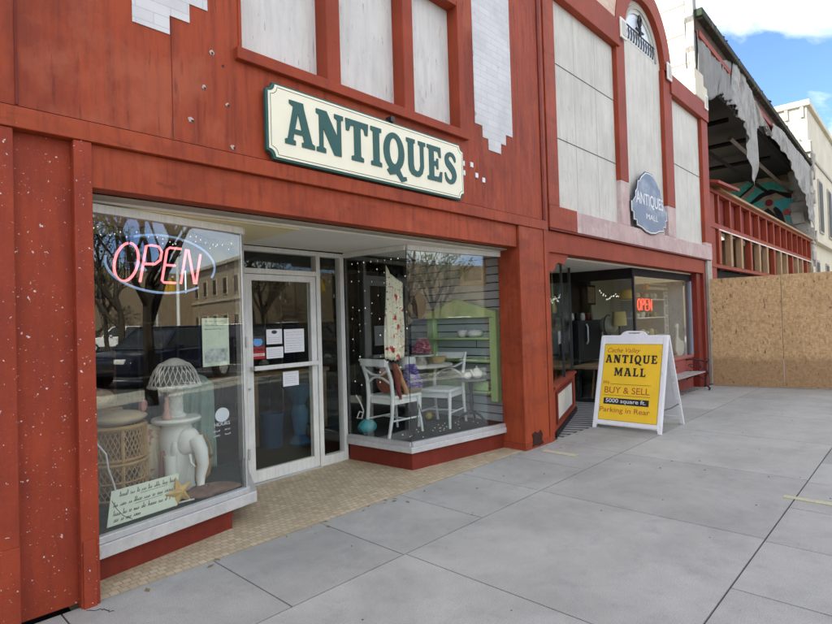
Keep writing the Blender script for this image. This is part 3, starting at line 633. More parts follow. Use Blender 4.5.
# interior
M['shopwall2'] = surf('olive_cream_wall', (.42,.39,.28), .10, 1.5, .8, .1)
part('shop_floor', MB().box(6.0, 12.6, 5.15, 13, -.05, .0), surf('side_shop_floor', (.10,.085,.06), .2, 2, .5, .1), B)
part('shop_wall', MB().box(5.95, 12.7, 12.4, 12.6, 0, 3).box(12.6, 12.7, 3.87, 12.4, 0, 3), M['shopwall2'], B)
part('display_floor', MB().box(9.14, 12.0, 3.79, 5.06, .56, .60), M['wood'], B)
part('display_back', MB().box(10.60, 12.6, 5.08, 5.12, 0, 2.9), M['shopwall2'], B)
part('display_side', MB().box(12.0, 12.02, 3.68, 5.08, .66, 2.27), surf('pale_blue_side', (.45,.52,.55), .06, 3, .7, .1), B)
part('shop_ceiling', MB().box(6.0, 12.6, 5.31, 12.4, 2.8, 2.9), M['dark'], B)
part('shop_side_wall', MB().box(5.92, 5.99, 3.72, 12.4, 0, 2.9), M['dark'], B)
part('roof', MB().box(6.0, 12.85, 3.62, 14, 5.6, 5.68), M['dark'], B)

# shield sign
sh = thing('shield_sign', 'worn blue-grey shield sign reading ANTIQUES MALL hung low on the arch panel', 'sign', (9.3, 3.36, 3.3))
def shield(s):
    R_ = [(.0,1.0),(.16,.99),(.27,.93),(.36,.88),(.44,.80),(.50,.80),(.54,.66),(.62,.60),(.62,.52),(.74,.42),(.80,.42),(.80,.26),(.72,.24),(.72,.12),(.60,.12),(.60,.04),(.40,.02),(.22,-.03),(0,-.05)]
    P = [(x*s, (z-.5)*s*1.0+.5) for x, z in R_]; return P+[(-x, z) for x, z in P[::-1][1:-1]]
shp = lambda s, k: [(9.30+p[0]*k, 2.86+p[1]*.98) for p in shield(s)]
M['shield'] = surf('worn_blue_grey_enamel', (.20,.25,.32), .10, 1.2, .5, .1, 30, metal=0, patches=[((.42,.46,.50), 2.6, .5, .68, (1,1,1.5), .7)])
part('backing', MB().prism(shp(1.0, 1.0), (0,3.392,0), (1,0,0), (0,0,1), (0,-.012,0)), M['iron'], sh)
part('border', MB().prism(shp(.97, 1.0), (0,3.379,0), (1,0,0), (0,0,1), (0,-.004,0)), M['white_paint'], sh)
part('face', MB().prism(shp(.93, 1.0), (0,3.374,0), (1,0,0), (0,0,1), (0,-.004,0)), M['shield'], sh)
part('lettering', text(MB(), 'ANTIQUES', (8.70,3.368,3.27), (1,0,0), (0,0,1), 1.18, .19, 0, .01, .001), M['white_paint'], sh)
part('lettering', text(MB(), 'MALL', (9.10,3.368,3.05), (1,0,0), (0,0,1), .52, .09, 0, .0, .001), M['white_paint'], sh)

# ================================================================ building C (gutted)
Cc = thing('gutted_building', 'gutted cream building with open dark upper floor, hanging torn cloth and new red framing', 'building', (20, 3.8, 0))
YC = 3.65
part('side_wall', MB().box(12.87, 13.1, 3.80, 15, 0, 11), M['cream'], Cc)
mb = MB()
for z in (6.30, 6.95, 7.60, 8.25): mb.box(12.8655, 12.8705, 3.80, 9, z, z+.012)
for i, z in enumerate((5.9, 6.31, 6.96, 7.61, 8.26)):
    pass
part('stone_joint', mb, M['ink'], Cc)
def ragged(x0, x1, y, z0, z1, th, seed, n=24, amp=.06):
    r = random.Random(seed); L_ = [(x0+r.uniform(-amp, amp), z0+(z1-z0)*i/n) for i in range(n+1)]; R_ = [(x1+r.uniform(-amp, amp), z0+(z1-z0)*i/n) for i in range(n, -1, -1)]
    return MB().prism(L_+R_, (0,y,0), (1,0,0), (0,0,1), (0,th,0))
M['torn'] = surf('torn_grey_plaster', (.40,.40,.37), .25, 5, .9, .8, 14, streak=((.16,.15,.13), .8, (6, 6, 1)))
part('corner_strip', ragged(12.87, 13.12, 3.62, 5.2, 9.6, .17, 4, 40, .035), M['torn'], Cc)
# parapet / cornice
def bar(mb, p, q, wy, hz):
    p = Vector(p); q = Vector(q); a = Vector((0, wy/2, 0)); b = Vector((0, 0, hz/2))
    return mb.hexa([p-a-b, p+a-b, p+a+b, p-a+b], [q-a-b, q+a-b, q+a+b, q-a+b])
part('cornice', bar(MB(), (12.95,3.62,8.02), (28.0,3.62,7.42), .34, .18), surf('mossy_green_cornice', (.055, .048, .036), .4, 3, .9, .8, 12, patches=[((.035, .06, .038), 2.2, .52, .62, None, .7), ((.20,.17,.13), 5, .58, .66, None, .8)]), Cc, bevel=.02)
mb = MB(); q = random.Random(6)
for i in range(260):
    x = q.uniform(12.95, 28); z = 8.10-.6*(x-12.95)/15.05; c = Vector((x, q.uniform(3.46,3.70), z+q.uniform(-.06,.03))); k = q.uniform(.02,.05)
    mb.ball(c, k, 5, (q.uniform(1,2.5), 1, q.uniform(.4,.9)))
part('moss', mb, surf('moss', (.03,.04,.022), .5, 6, .95, .5), Cc)['kind'] = 'stuff'
part('cornice_shadow_board', bar(MB(), (12.95,3.72,7.78), (28.0,3.72,7.18), .25, .30), surf('shade_dark_wood', (.10,.06,.045), .4, 3, .9, .4, 12), Cc)  # dark brown stands in for the shade under the cornice
part('fascia_beam', bar(MB(), (13.05,3.60,7.60), (21.5,3.60,7.26), .10, .13), M['red_b'], Cc)
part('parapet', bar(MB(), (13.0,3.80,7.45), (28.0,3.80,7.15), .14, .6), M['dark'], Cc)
part('roof', MB().box(13.1, 28, 4.02, 8.6, 7.2, 7.3), M['black'], Cc)  # black for cavity gloom; cut short unseen at back so skylight reaches mural
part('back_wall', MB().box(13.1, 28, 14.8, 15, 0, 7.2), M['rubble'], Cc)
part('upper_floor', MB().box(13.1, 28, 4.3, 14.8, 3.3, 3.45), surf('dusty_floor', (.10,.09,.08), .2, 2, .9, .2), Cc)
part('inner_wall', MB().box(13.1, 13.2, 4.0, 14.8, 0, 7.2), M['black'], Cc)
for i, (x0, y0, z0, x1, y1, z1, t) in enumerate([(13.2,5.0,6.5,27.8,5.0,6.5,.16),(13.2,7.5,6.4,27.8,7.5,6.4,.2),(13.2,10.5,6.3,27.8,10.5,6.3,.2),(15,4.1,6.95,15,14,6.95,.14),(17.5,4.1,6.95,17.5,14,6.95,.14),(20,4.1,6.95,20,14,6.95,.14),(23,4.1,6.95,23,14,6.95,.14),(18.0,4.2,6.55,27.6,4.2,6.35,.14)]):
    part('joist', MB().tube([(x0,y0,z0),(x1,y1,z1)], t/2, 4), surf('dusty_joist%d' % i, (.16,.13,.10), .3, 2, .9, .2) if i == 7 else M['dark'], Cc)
# torn cloth hanging from the parapet
def cloth(tops, bots, y, folds, amp, seed, nx=70, nz=16, sag=.0, gather=None, gk=0):
    r = random.Random(seed); V = []; Fq = []
    def ip(P, x):
        for a, b in zip(P, P[1:]):
            if a[0] <= x <= b[0]: return a[1]+(b[1]-a[1])*(x-a[0])/(b[0]-a[0])
        return P[-1][1]
    xa, xb = tops[0][0], tops[-1][0]; ph = [r.uniform(0, 6) for _ in range(6)]
    for i in range(nx+1):
        x = xa+(xb-xa)*i/nx; zt = ip(tops, x); zb = ip(bots, x)+r.uniform(-.015, .015)+.02*sin(7*x)
        for j in range(nz+1):
            t = j/nz; ff = folds*x+ph[0]+1.1*sin(1.7*t+ph[1]+.8*x); k = amp*(.25+.9*t)
            gx = (x-gather)*gk*(1-t)**1.3 if gather else 0
            V.append((x-gx+.04*sin(3*t+x*5)*amp*8, y-(sin(ff)*.6+.4*sin(2.3*ff+ph[2])+.25*sin(5.1*ff+3*t))*k-sag*sin(pi*t), zt+(zb-zt)*t))
    for i in range(nx):
        for j in range(nz):
            a = i*(nz+1)+j; Fq.append((a, a+nz+1, a+nz+2, a+1))
    return MB().add(V, Fq)
M['cloth'] = surf('torn_grey_cloth', (.26,.255,.235), .15, 2.5, .95, .4, 25, streak=((.24,.24,.23), .6, (2.5, 2.5, .4)))
M['cloth2'] = surf('pale_torn_cloth', (.38,.37,.34), .15, 3, .95, .6, 25, streak=((.17,.16,.14), .75, (3, 3, .5)), patches=[((.14,.13,.11), 1.6, .55, .66, None, .6)])
part('hanging_cloth', cloth([(12.95,7.65),(13.6,7.60),(15.6,7.52)], [(12.95,6.05),(13.3,6.22),(13.7,6.3),(14.6,6.7),(15.6,6.72)], 3.58, 7, .07, 1, 90), M['cloth'], Cc, smooth=True, solid=.01)
part('hanging_cloth', cloth([(15.2,7.80),(16.2,7.92),(17.6,7.66),(19.9,7.2)], [(15.2,6.60),(15.6,6.66),(16.1,6.60),(16.5,6.40),(16.9,6.05),(17.15,5.62),(17.35,5.10),(17.5,4.95),(17.62,5.3),(17.75,5.9),(18.0,6.5),(18.5,6.88),(19.2,6.95),(19.9,6.85)], 3.52, 5.5, .07, 5, 200, 26, gather=16.6, gk=.35), M['cloth2'], Cc, smooth=True, solid=.008)
part('hanging_cloth', cloth([(14.4,7.62),(15.2,7.80),(16.4,7.85)], [(13.6,6.35),(14.6,6.68),(15.4,6.70),(16.4,6.55)], 3.57, 6, .05, 12, 90, 20, gather=16.2, gk=.3), M['cloth'], Cc, smooth=True, solid=.008)
part('hanging_cloth', cloth([(20.1,7.32),(21.5,7.45),(24,7.36),(27.5,7.28)], [(20.1,6.95),(21.0,6.80),(22.4,6.62),(23.6,6.42),(24.8,6.05),(26.0,5.55),(27.0,5.0),(27.5,4.7)], 3.50, 2.2, .05, 9, 160, 22), M['cloth2'], Cc, smooth=True, solid=.008)
# far masonry wall with mural
part('far_wall', MB().box(27.6, 27.9, 3.9, 14.8, 0, 7.25), M['rubble'], Cc)
mu = thing('mural', 'graffiti mural of teal waves with black outlines and a red ball on rough masonry', 'mural', (27.55, 5.6, 5.8))
def mz(pts, lvl): return MB().prism([(p[0], p[1]) for p in pts], (27.60-.005*lvl, 0, 0), (0,1,0), (0,0,1), (-.004,0,0))
def poly(lst, lvl, name, m, wob=.0):
    part(name, mz(lst, lvl), m, mu)
teal = surf('teal_spray_paint', (.12,.60,.50), .2, 2.5, .8, .2, patches=[((.40,.34,.26), 5, .60, .64, None, .8), ((.02,.05,.05), 2.2, .60, .66, None, .6)]); blk = M['black']; tan = surf('tan_spray_paint', (.52,.44,.32), .25, 4, .9, .2)
poly([(7.33,4.34),(7.25,6.80),(6.50,7.21),(5.45,7.35),(4.26,6.86),(3.98,6.05),(4.00,4.39),(4.73,3.63)], 1, 'backdrop', tan)
poly([(7.11,6.05),(6.84,6.68),(6.27,6.89),(5.64,7.22),(5.57,7.03),(6.04,6.67),(6.41,6.34),(6.86,6.10)], 3, 'green_wave', teal)
poly([(6.34,5.97),(6.06,6.23),(5.66,6.65),(5.35,6.98),(4.94,7.03),(4.65,6.85),(4.41,6.63),(4.23,6.64),(4.24,6.43),(4.63,6.55),(4.95,6.69),(5.36,6.55),(5.67,6.30),(5.99,6.05)], 3, 'green_wave', teal)
poly([(7.10,6.32),(6.12,6.78),(5.61,7.12),(5.41,7.17),(5.73,6.79),(6.21,6.44),(6.70,6.07)], 2, 'outline', blk)
poly([(6.47,5.86),(5.94,6.22),(5.47,6.53),(4.99,6.70),(4.59,6.50),(4.17,6.38),(4.08,6.11),(4.32,6.15),(4.77,6.49),(5.22,6.40),(5.60,6.16),(5.99,5.87)], 2, 'outline', blk)
poly([(5.83,6.06),(5.52,6.23),(5.15,6.21),(5.12,5.99),(5.46,5.96)], 3, 'green_wave', teal)
poly([(5.01,6.06),(4.71,6.18),(4.29,6.19),(4.05,6.06),(4.05,4.98),(4.19,4.92),(4.39,5.20),(4.52,5.55),(4.72,5.84)], 3, 'green_wave', surf('bright_teal_paint', (.11,.60,.60), .15, 3, .8, .1))
poly([(4.79,5.94),(4.59,5.65),(4.46,5.12),(4.23,4.84),(3.98,4.85),(4.00,4.39),(4.48,4.62),(4.71,5.24),(4.91,5.83)], 2, 'outline', blk)
poly([(5.39,5.69),(5.09,5.90),(4.84,5.60),(4.68,5.15),(5.04,5.12),(5.25,5.41)], 2, 'outline', blk)
poly([(5.51,5.36),(5.19,5.14),(4.83,4.96),(4.48,4.62),(4.84,4.58),(5.27,4.98)], 4, 'outline', blk)
for k, (cy, cz, r, c_) in enumerate([(4.27, 5.6, 0.15, (0.42, 0.03, 0.05)), (4.41, 5.62, 0.15, (0.6, 0.14, 0.12)), (5.04, 6.11, 0.15, (0.35, 0.04, 0.06))]):
    poly([(cy+r*cos(t*pi/6), cz+r*sin(t*pi/6)) for t in range(12)], 5+(k == 1), 'red_ball', surf('ball%d' % k, c_, .1, 5, .6, .05))
# red framing
fr = part('framing', MB().box(13.15, 27.6, 3.60, 3.74, 3.42, 3.54).box(13.15, 27.6, 3.60, 3.74, 2.52, 2.60).box(13.15, 27.6, 3.60, 3.74, .1, .2), M['red_b'], Cc)
part('header_board', MB().box(13.2, 27.6, 3.58, 3.78, 4.22, 4.30), M['red_b'], Cc)
part('plywood_edge', MB().box(14.0, 30.0, 3.50, 3.80, 4.302, 4.36), M['wood'], Cc)
part('corner_post', MB().box(13.15, 13.95, 3.62, 3.76, .0, 4.22), M['red_b'], Cc, bevel=.01)
part('broken_awning', MB().hexa([(13.1,3.30,4.28),(15.1,3.35,4.40),(15.1,3.9,4.52),(13.1,3.9,4.45)], [(13.1,3.30,4.34),(15.1,3.35,4.46),(15.1,3.9,4.58),(13.1,3.9,4.51)]), M['red_b'], Cc)
part('red_boarding', MB().box(13.96, 27.6, 3.72, 3.74, 3.54, 4.22), surf('deep_red_boards', (.24,.045,.035), .2, 1.5, .7, .2), Cc)
x = 14.1; k = 0
while x < 27.4:
    part('stud', MB().box(x, x+.11, 3.585, 3.71, 3.545, 4.215), M['red_b'], Cc, bevel=.004)
    part('window_stud', MB().box(x, x+.20, 3.59, 3.72, 2.605, 3.415), M['wood'] if k % 3 else M['red_b'], Cc, bevel=.004)
    if k % 2 == 0: part('plywood_reveal', MB().box(x+.21, x+.24, 3.60, 4.15, 2.605, 3.415), M['wood'], Cc)
    part('pale_trim', MB().box(x+.02, min(27.5, x+.98), 3.575, 3.598, 3.395, 3.425), M['soffit'], Cc)
    x += 1.0; k += 1
part('low_boarding', MB().box(13.1, 28, 3.78, 3.80, 0, 2.5), M['dark'], Cc)
# crumbling pier at the far end
def rubble(x0, x1, y0, y1, z0, z1, n, seed):
    r = random.Random(seed); mb = MB()
    for i in range(n):
        c = Vector((r.uniform(x0,x1), r.uniform(y0,y1), z0+(z1-z0)*i/n)); s = [r.uniform(.12,.3) for _ in range(3)]
        q = [c+Vector((sx*s[0]+r.uniform(-.05,.05), sy*s[1]+r.uniform(-.05,.05), sz*s[2]+r.uniform(-.05,.05))) for sz in (-1,1) for sx, sy in ((-1,-1),(1,-1),(1,1),(-1,1))]
        mb.hexa(q[:4], q[4:])
    return mb
part('crumbling_pier', rubble(27.3,27.7,3.6,4.1,3.2,8.3,70,2), surf('pale_rubble', (.42,.39,.33), .3, 2, .9, .6, 10), Cc, bevel=.02)

# ================================================================ building D (cream, far right)
D = thing('cream_building', 'tall cream building with dentil cornice beyond the gutted shop', 'building', (34, 8, 0))
part('wall', MB().box(28.0, 52, 3.65, 16, -.05, 10.0), M['cream2'], D)
part('cornice', MB().box(27.9, 52.1, 3.52, 16.1, 10.0, 10.25), M['cream2'], D, bevel=.03)
part('string_course', MB().box(27.97, 52, 3.60, 3.649, 7.9, 8.02), M['beige'], D)
for i in range(9): part('dentil', MB().box(27.93, 27.999, 3.75+i*.55, 3.87+i*.55, 9.55, 10.0), M['beige'], D)
for i in range(7):
    x = 30.2+i*2.9
    f_ = part('window', MB().box(x, x+1.2, 3.60, 3.649, 4.9, 7.3), M['beige'], D)
    part('pane', MB().box(x+.12, x+1.08, 3.585, 3.599, 5.0, 7.2), flat('dark_pane%d' % i, (.05,.06,.055), .7), f_)
    if i < 4:
        f_ = part('window', MB().box(x-1.5, x-.6, 3.60, 3.649, 2.4, 3.6), M['beige'], D)
        part('pane', MB().box(x-1.42, x-.68, 3.585, 3.599, 2.5, 3.5), flat('low_pane%d' % i, (.05,.06,.055), .7), f_)
part('ledge', MB().box(28, 52, 3.45, 3.649, 4.3, 4.42), M['cream2'], D)

# ================================================================ OSB hoarding
hd = thing('plywood_hoarding', 'tan strand board hoarding closing the pavement beyond the bench', 'hoarding', (12.5, 2.3, 0))
pA = Vector((12.37, 3.36)); dv = Vector((.160, -.987)).normalized()
for i in range(5):
    a = pA+dv*(i*1.22+.004); b = pA+dv*((i+1)*1.22-.004)
    bd = part('board', MB().wallseg((a.x,a.y), (b.x,b.y), .012+(i % 2)*.004, 2.183+(i == 1)*.009-(i == 2)*.004, -.003*(i % 2), .012), M['osb'], hd)
    for zz in (.08, .75, 1.42, 2.10):
        for ss in (.03, .61, 1.18):
            c = a+dv*ss; nn2 = Vector((-dv.y, dv.x)); p_ = c-nn2*(.0045+.003*(i % 2)); part('screw', MB().ball((p_.x, p_.y, zz), .0065, 6, (.5,1,1)), M['iron'], bd)
part('rail', MB().wallseg((pA.x,pA.y), (pA.x+dv.x*6, pA.y+dv.y*6), .02, .11, .013, .06), M['wood'], hd)
part('rail', MB().wallseg((pA.x,pA.y), (pA.x+dv.x*6, pA.y+dv.y*6), 2.08, 2.17, .013, .06), M['wood'], hd)

# ================================================================ A-frame sign
af = thing('sandwich_board', 'white A-frame pavement sign with yellow face reading ANTIQUE MALL', 'sandwich board', (7.46, 2.97, 0))
fb = Vector((7.035, 3.425, 0)); ft = Vector((7.42, 3.425, 1.215)); UYf = (ft-fb).normalized(); UXf = Vector((0,-1,0)); Wd = .905; NF = UXf.cross(UYf)
Hh = (ft-fb).length
def fpt(u, v, n=0): return fb+UXf*u+UYf*v+NF*n
def fpoly(mb, pts, n0, n1):
    return mb.prism(pts, fpt(0,0,n0), UXf, UYf, NF*(n1-n0))
out_ = [(0,0),(.045,0),(.05,.035),(.065,.05),(Wd-.065,.05),(Wd-.05,.035),(Wd-.045,0),(Wd,0),(Wd,Hh-.012),(Wd-.02,Hh),(.665,Hh),(.63,Hh+.012),(.60,Hh+.05),(.555,Hh+.068),(.35,Hh+.068),(.305,Hh+.05),(.275,Hh+.012),(.24,Hh),(.02,Hh),(0,Hh-.012)]
hole = [(.385,Hh+.030),(.52,Hh+.030),(.54,Hh+.045),(.365,Hh+.045)]
me = curve_mesh([out_, hole], .016); mbf = MB().mesh(me, frame(fpt(0,0,-.016), UXf, UYf)); bpy.data.meshes.remove(me)
part('front_frame', mbf, M['white_plastic'], af, bevel=.004)
mb = MB()
for q in ([(.04,.06),(Wd-.04,.06),(Wd-.04,.105),(.04,.105)], [(.012,.10),(.055,.10),(.055,Hh-.02),(.012,Hh-.02)], [(Wd-.055,.10),(Wd-.012,.10),(Wd-.012,Hh-.02),(Wd-.055,Hh-.02)]): fpoly(mb, q, .0005, .008)
part('frame_rib', mb, M['white_plastic'], af, bevel=.003)
FX0, FX1, FZ0, FZ1 = .07, Wd-.06, .115, Hh-.115
part('sign_face', fpoly(MB(), [(FX0,FZ0),(FX1,FZ0),(FX1,FZ1),(FX0,FZ1)], .0005, .004), M['yellow'], af)
mb = MB(); mb.tube([fpt(a, b, .0055) for a, b in ((FX0+.004,FZ0+.004),(FX1-.004,FZ0+.004),(FX1-.004,FZ1-.004),(FX0+.004,FZ1-.004))], .003, 4, closed=True)
part('face_edge', mb, surf('green_edge', (.25,.28,.10), .1, 5, .5, 0), af)
red_ink = surf('brown_red_ink', (.42,.10,.03), .05, 5, .6, 0)
T = FZ1-FZ0
part('lettering', text(MB(), 'Cache Valley', fpt(.115, FZ0+T*.885, .005), UXf, UYf, .45, .062, .35, 0, .001), red_ink, af)
part('lettering', word(MB(), 'ANTIQUE', fpt(.10, FZ0+T*.745, .006), UXf, UYf, .69, .112, .16, .001), M['black'], af)
part('lettering', word(MB(), 'MALL', fpt(.235, FZ0+T*.575, .006), UXf, UYf, .42, .112, .18, .001), M['black'], af)
mb = MB()
for (u0, v0, u1, v1) in ((.20,.467,.735,.467),(.115,.322,.735,.322)): mb.tube([fpt(u0,FZ0+T*v0,.0055), fpt(u1,FZ0+T*v1,.0055)], .0022, 4)
part('rule_line', mb, M['ink'], af)
part('lettering', text(MB(), 'We', fpt(.10, FZ0+T*.465, .005), UXf, UYf, .085, .045, .35, 0, .001), red_ink, af)
part('lettering', text(MB(), 'BUY & SELL', fpt(.125, FZ0+T*.350, .005), UXf, UYf, .60, .085, 0, .002, .001), red_ink, af)
part('black_label', fpoly(MB(), [(.125,FZ0+T*.205),(.725,FZ0+T*.205),(.725,FZ0+T*.285),(.125,FZ0+T*.285)], .0045, .006), M['black'], af)
part('lettering', text(MB(), '5000 square ft.', fpt(.155, FZ0+T*.228, .0068), UXf, UYf, .53, .052, 0, .004, .001), M['white_paint'], af)
part('lettering', text(MB(), 'Parking in Rear', fpt(.085, FZ0+T*.105, .005), UXf, UYf, .66, .066, 0, .001, .001), red_ink, af)
mb = MB()
for u in (.06, Wd-.06): pass
# rear panel
bb_ = Vector((7.90, 3.425, 0)); bt = Vector((7.46, 3.425, 1.215)); UYb = (bt-bb_).normalized()
NB = UXf.cross(UYb)
def bpt(u, v, n=0): return bb_+UXf*u+UYb*v+NB*n
Hb = (bt-bb_).length
me = curve_mesh([[(0,0),(.05,0),(.06,.07),(Wd-.06,.07),(Wd-.05,0),(Wd,0),(Wd,Hb),(0,Hb)], [(.07,.12),(Wd-.07,.12),(Wd-.07,Hb-.10),(.07,Hb-.10)]], .014)
part('rear_frame', MB().mesh(me, frame(bpt(0,0,0), UXf, UYb)), M['white_plastic'], af, bevel=.004); bpy.data.meshes.remove(me)
part('rear_panel', MB().prism([(.06,.10),(Wd-.06,.10),(Wd-.06,Hb-.08),(.06,Hb-.08)], bpt(0,0,-.004), UXf, UYb, NB*.008), M['white_plastic'], af)
mb = MB()                                       # moulded side ribs seen through the gap
for i in range(9):
    v = .12+i*.115; p = bpt(Wd-.02, v, -.022); mb.hexa([p+Vector((-.03,-.012,-.02)), p+Vector((.0,-.012,-.02)), p+Vector((.0,.03,-.02)), p+Vector((-.03,.03,-.02))], [p+Vector((-.05,-.012,.02)), p+Vector((-.012,-.012,.035)), p+Vector((-.012,.03,.035)), p+Vector((-.05,.03,.02))])
part('moulded_rib', mb, M['white_plastic'], af, bevel=.004)
part('spreader_strap', MB().tube([fpt(Wd-.03,.30,-.03), (7.46,2.54,.27), bpt(Wd-.03,.30,-.01)], .006, 5), M['iron'], af)

# ================================================================ bench
bn = thing('park_bench', 'black cast iron bench with grey wooden slats under the far shop window', 'bench', (10.7, 3.5, 0))
slatm = surf('grey_weathered_slat', (.40,.36,.32), .2, 6, .8, .3, 40, streak=((.22,.19,.17), .6, (.6, 9, 9)))
for i in range(4): part('seat_slat', MB().box(9.72, 11.62, 3.27+i*.09, 3.345+i*.09, .345-.004*i, .367-.004*i), slatm, bn, bevel=.004)
for i in range(3): part('back_slat', MB().box(9.72, 11.62, 3.665+.03*i, 3.685+.03*i, .43+i*.09, .50+i*.09), slatm, bn, bevel=.004)
for x in (9.76, 11.60):
    mb = MB(); c = lambda y, z: (x, y+.11, z*.92)
    mb.tube([c(3.12,0),c(3.10,.04),c(3.16,.12),c(3.17,.25),c(3.12,.38)], [.02,.018,.016,.016,.016], 6)
    mb.tube([c(3.62,0),c(3.64,.04),c(3.56,.14),c(3.52,.27),c(3.55,.40),c(3.60,.60),c(3.66,.82)], .017, 6)
    mb.tube([c(3.12,.39),c(3.3,.385),c(3.55,.38)], .017, 6)
    mb.tube([c(3.17,.20),c(3.28,.28),c(3.40,.28),c(3.53,.20)], .012, 6)
    mb.tube([c(3.60,.60),c(3.45,.64),c(3.25,.62),c(3.13,.60),c(3.10,.64),c(3.14,.67)], .016, 6)
    mb.tube([c(3.13,.60),c(3.17,.50),c(3.14,.40)], .013, 6)
    for cy, cz, r in ((3.30,.51,.075),(3.42,.49,.055),(3.24,.45,.04),(3.34,.34,.04)):
        mb.tube([c(cy+r*(1-t/14)*cos(t*.7), cz+r*(1-t/14)*sin(t*.7)) for t in range(12)], .008, 5)
    part('iron_end', mb, M['iron'], bn, smooth=True)

# ================================================================ left display contents
def nb(p, x, y, z): return (p[0]+x, p[1]+y, p[2]+z)
# neon sign in a plane just behind the glass
nL = (Vector((WL1[0]-WL0[0], WL1[1]-WL0[1], 0))).normalized(); nN = Vector((-nL.y, nL.x, 0)); NO = Vector((1.555, 3.795, 1.935))
def np_(u, v, d=0): return NO+nL*u+Vector((0,0,v))+nN*d
ne = thing('neon_sign', 'large pink neon OPEN sign with blue oval hung in the left display window', 'neon sign', NO)
pinkn = emit('pink_neon', (1.0, .22, .25), .42); bluen = emit('blue_neon', (.24, .36, .58), .12); rod = emit('red_neon', (1.0, .07, .04), .6)
def it(u, v): return np_(u*.80+v*.16, v*.80-.004, 0)
def neon(letter_strokes, m, par, r=.0085):
    for nm, st in letter_strokes: part(nm, MB().tube([it(a, b) for a, b in st], r, 7), m, par, smooth=True)
neon([('letter_o', [(-.33+.095*cos(rad(a)), .0+.155*sin(rad(a))) for a in range(100, 455, 12)]),
      ('letter_p', [(-.19,-.155),(-.19,.145),(-.15,.155),(-.08,.15),(-.045,.11),(-.045,.04),(-.09,.0),(-.18,-.005)]),
      ('letter_e', [(.13,.15),(.02,.15),(-.0,.13),(-.0,-.135),(.02,-.15),(.13,-.15)]), ('letter_e', [(.0,.0),(.10,.0)]),
      ('letter_n', [(.18,-.155),(.18,.15),(.20,.15),(.315,-.15),(.33,-.15),(.33,.12)])], pinkn, ne)
part('oval', MB().tube([np_(.40*cos(rad(a)), .195*sin(rad(a))) for a in range(-22, 128, 6)], .008, 7), bluen, ne, smooth=True)
part('oval', MB().tube([np_(.40*cos(rad(a)), .195*sin(rad(a))) for a in range(172, 312, 6)], .008, 7), bluen, ne, smooth=True)
mb = MB()
for u, v in ((-.25,0),(.0,0),(.25,.0)): mb.tube([np_(u,-.17,.03), np_(u,.19,.03)], .004, 4)
mb.tube([np_(-.37,.0,.03), np_(.39,.0,.03)], .004, 4)
part('support', mb, M['iron'], ne)
part('hanger', MB().tube([np_(-.25,.19,.03), np_(-.25,.30,.03)], .0015, 4), M['iron'], ne); part('hanger', MB().tube([np_(.25,.19,.03), np_(.25,.29,.03)], .0015, 4), M['iron'], ne)
# string of icicle lights in left window
def lights(root, P, seed, n, drop=.0, r=.0045, wire=True):
    rr = random.Random(seed); wm = MB(); bm_ = MB(); P = [Vector(p) for p in P]
    for i in range(n):
        t = (i+.5)/n*(len(P)-1); k = int(t); p = P[k].lerp(P[k+1], t-k)
        L_ = rr.uniform(.02, max(.03, drop)); q = p-Vector((rr.uniform(-.02,.02), 0, L_)); wm.tube([p, q], .0022, 4); bm_.ball(q, r, 6, (1,1,1.8))
    wm.tube(P, .003, 4)
    part('wire', wm, M['iron'], root); o = part('bulbs', bm_, bulb, root); o['kind'] = 'stuff'
bulb = emit('tiny_white_bulb', (1, .95, .85), .28)
ls = thing('light_string', 'dark wire of faintly glowing little lights along the top of the left display window', 'string lights', (1.6, 3.85, 2.2))
rr = random.Random(11); P = []
for i in range(22):
    t = i/21; a = Vector((WL0[0]+.03, WL0[1]+.09)).lerp(Vector((WL1[0]-.03, WL1[1]+.07)), t); P.append((a.x, a.y+rr.uniform(0,.03), 2.19-.035*abs(sin(t*9))+rr.uniform(-.008,.008)))
lights(ls, P, 4, 34, .07, .003)  # these bulbs are given the glowing bulb material
def noticeL(name, label, cat, u0, u1, z0, z1, m, d=.012):
    root = thing(name, label, cat, tuple(Vector((WL0[0], WL0[1], z0))+nL*u0+nN*d))
    a = Vector((WL0[0], WL0[1], 0)); o = part('sheet', MB().prism([(u0,z0),(u1,z0),(u1,z1),(u0,z1)], a+nN*d, nL, (0,0,1), nN*.0015), m, root); return root, a
ps, a_ = noticeL('poster', 'off-white and green flyer taped inside the left display window beside the door', 'poster', .805, 1.035, 1.215, 1.565, surf('pale_flyer', (.58,.64,.50), .12, 6, .8, 0, patches=[((.35,.48,.30), 7, .55, .62, (1,1,1), .7)]))
part('picture', MB().prism([(.82,1.24),(1.02,1.24),(1.02,1.34),(.82,1.34)], a_+nN*.0105, nL, (0,0,1), nN*.001), surf('flyer_photo', (.42,.45,.42), .5, 20, .8, 0), ps)
mb = MB()
for z in (1.54,1.51,1.48): scribble(mb, a_+nN*.0105+nL*.825+Vector((0,0,z)), nL, (0,0,1), .17, .012, 4, int(z*100), .0012)
part('writing', mb, M['ink'], ps)
hs = thing('hours_decal', 'white oval decal and HOURS lettering on the glass above the brown cloth', 'decal', tuple(a_+nL*.92+nN*.006+Vector((0,0,.75))))
Mdec = surf('white_decal', (.66,.68,.72), .05, 5, .6, 0)
part('oval', MB().prism([(.955+.062*cos(rad(t)), .853+.052*sin(rad(t))) for t in range(0,360,15)], a_+nN*.006, nL, (0,0,1), nN*.001), Mdec, hs)
part('lettering', text(MB(), 'HOURS', a_+nN*.006+nL*.885+Vector((0,0,.775)), nL, (0,0,1), .135, .026), Mdec, hs)
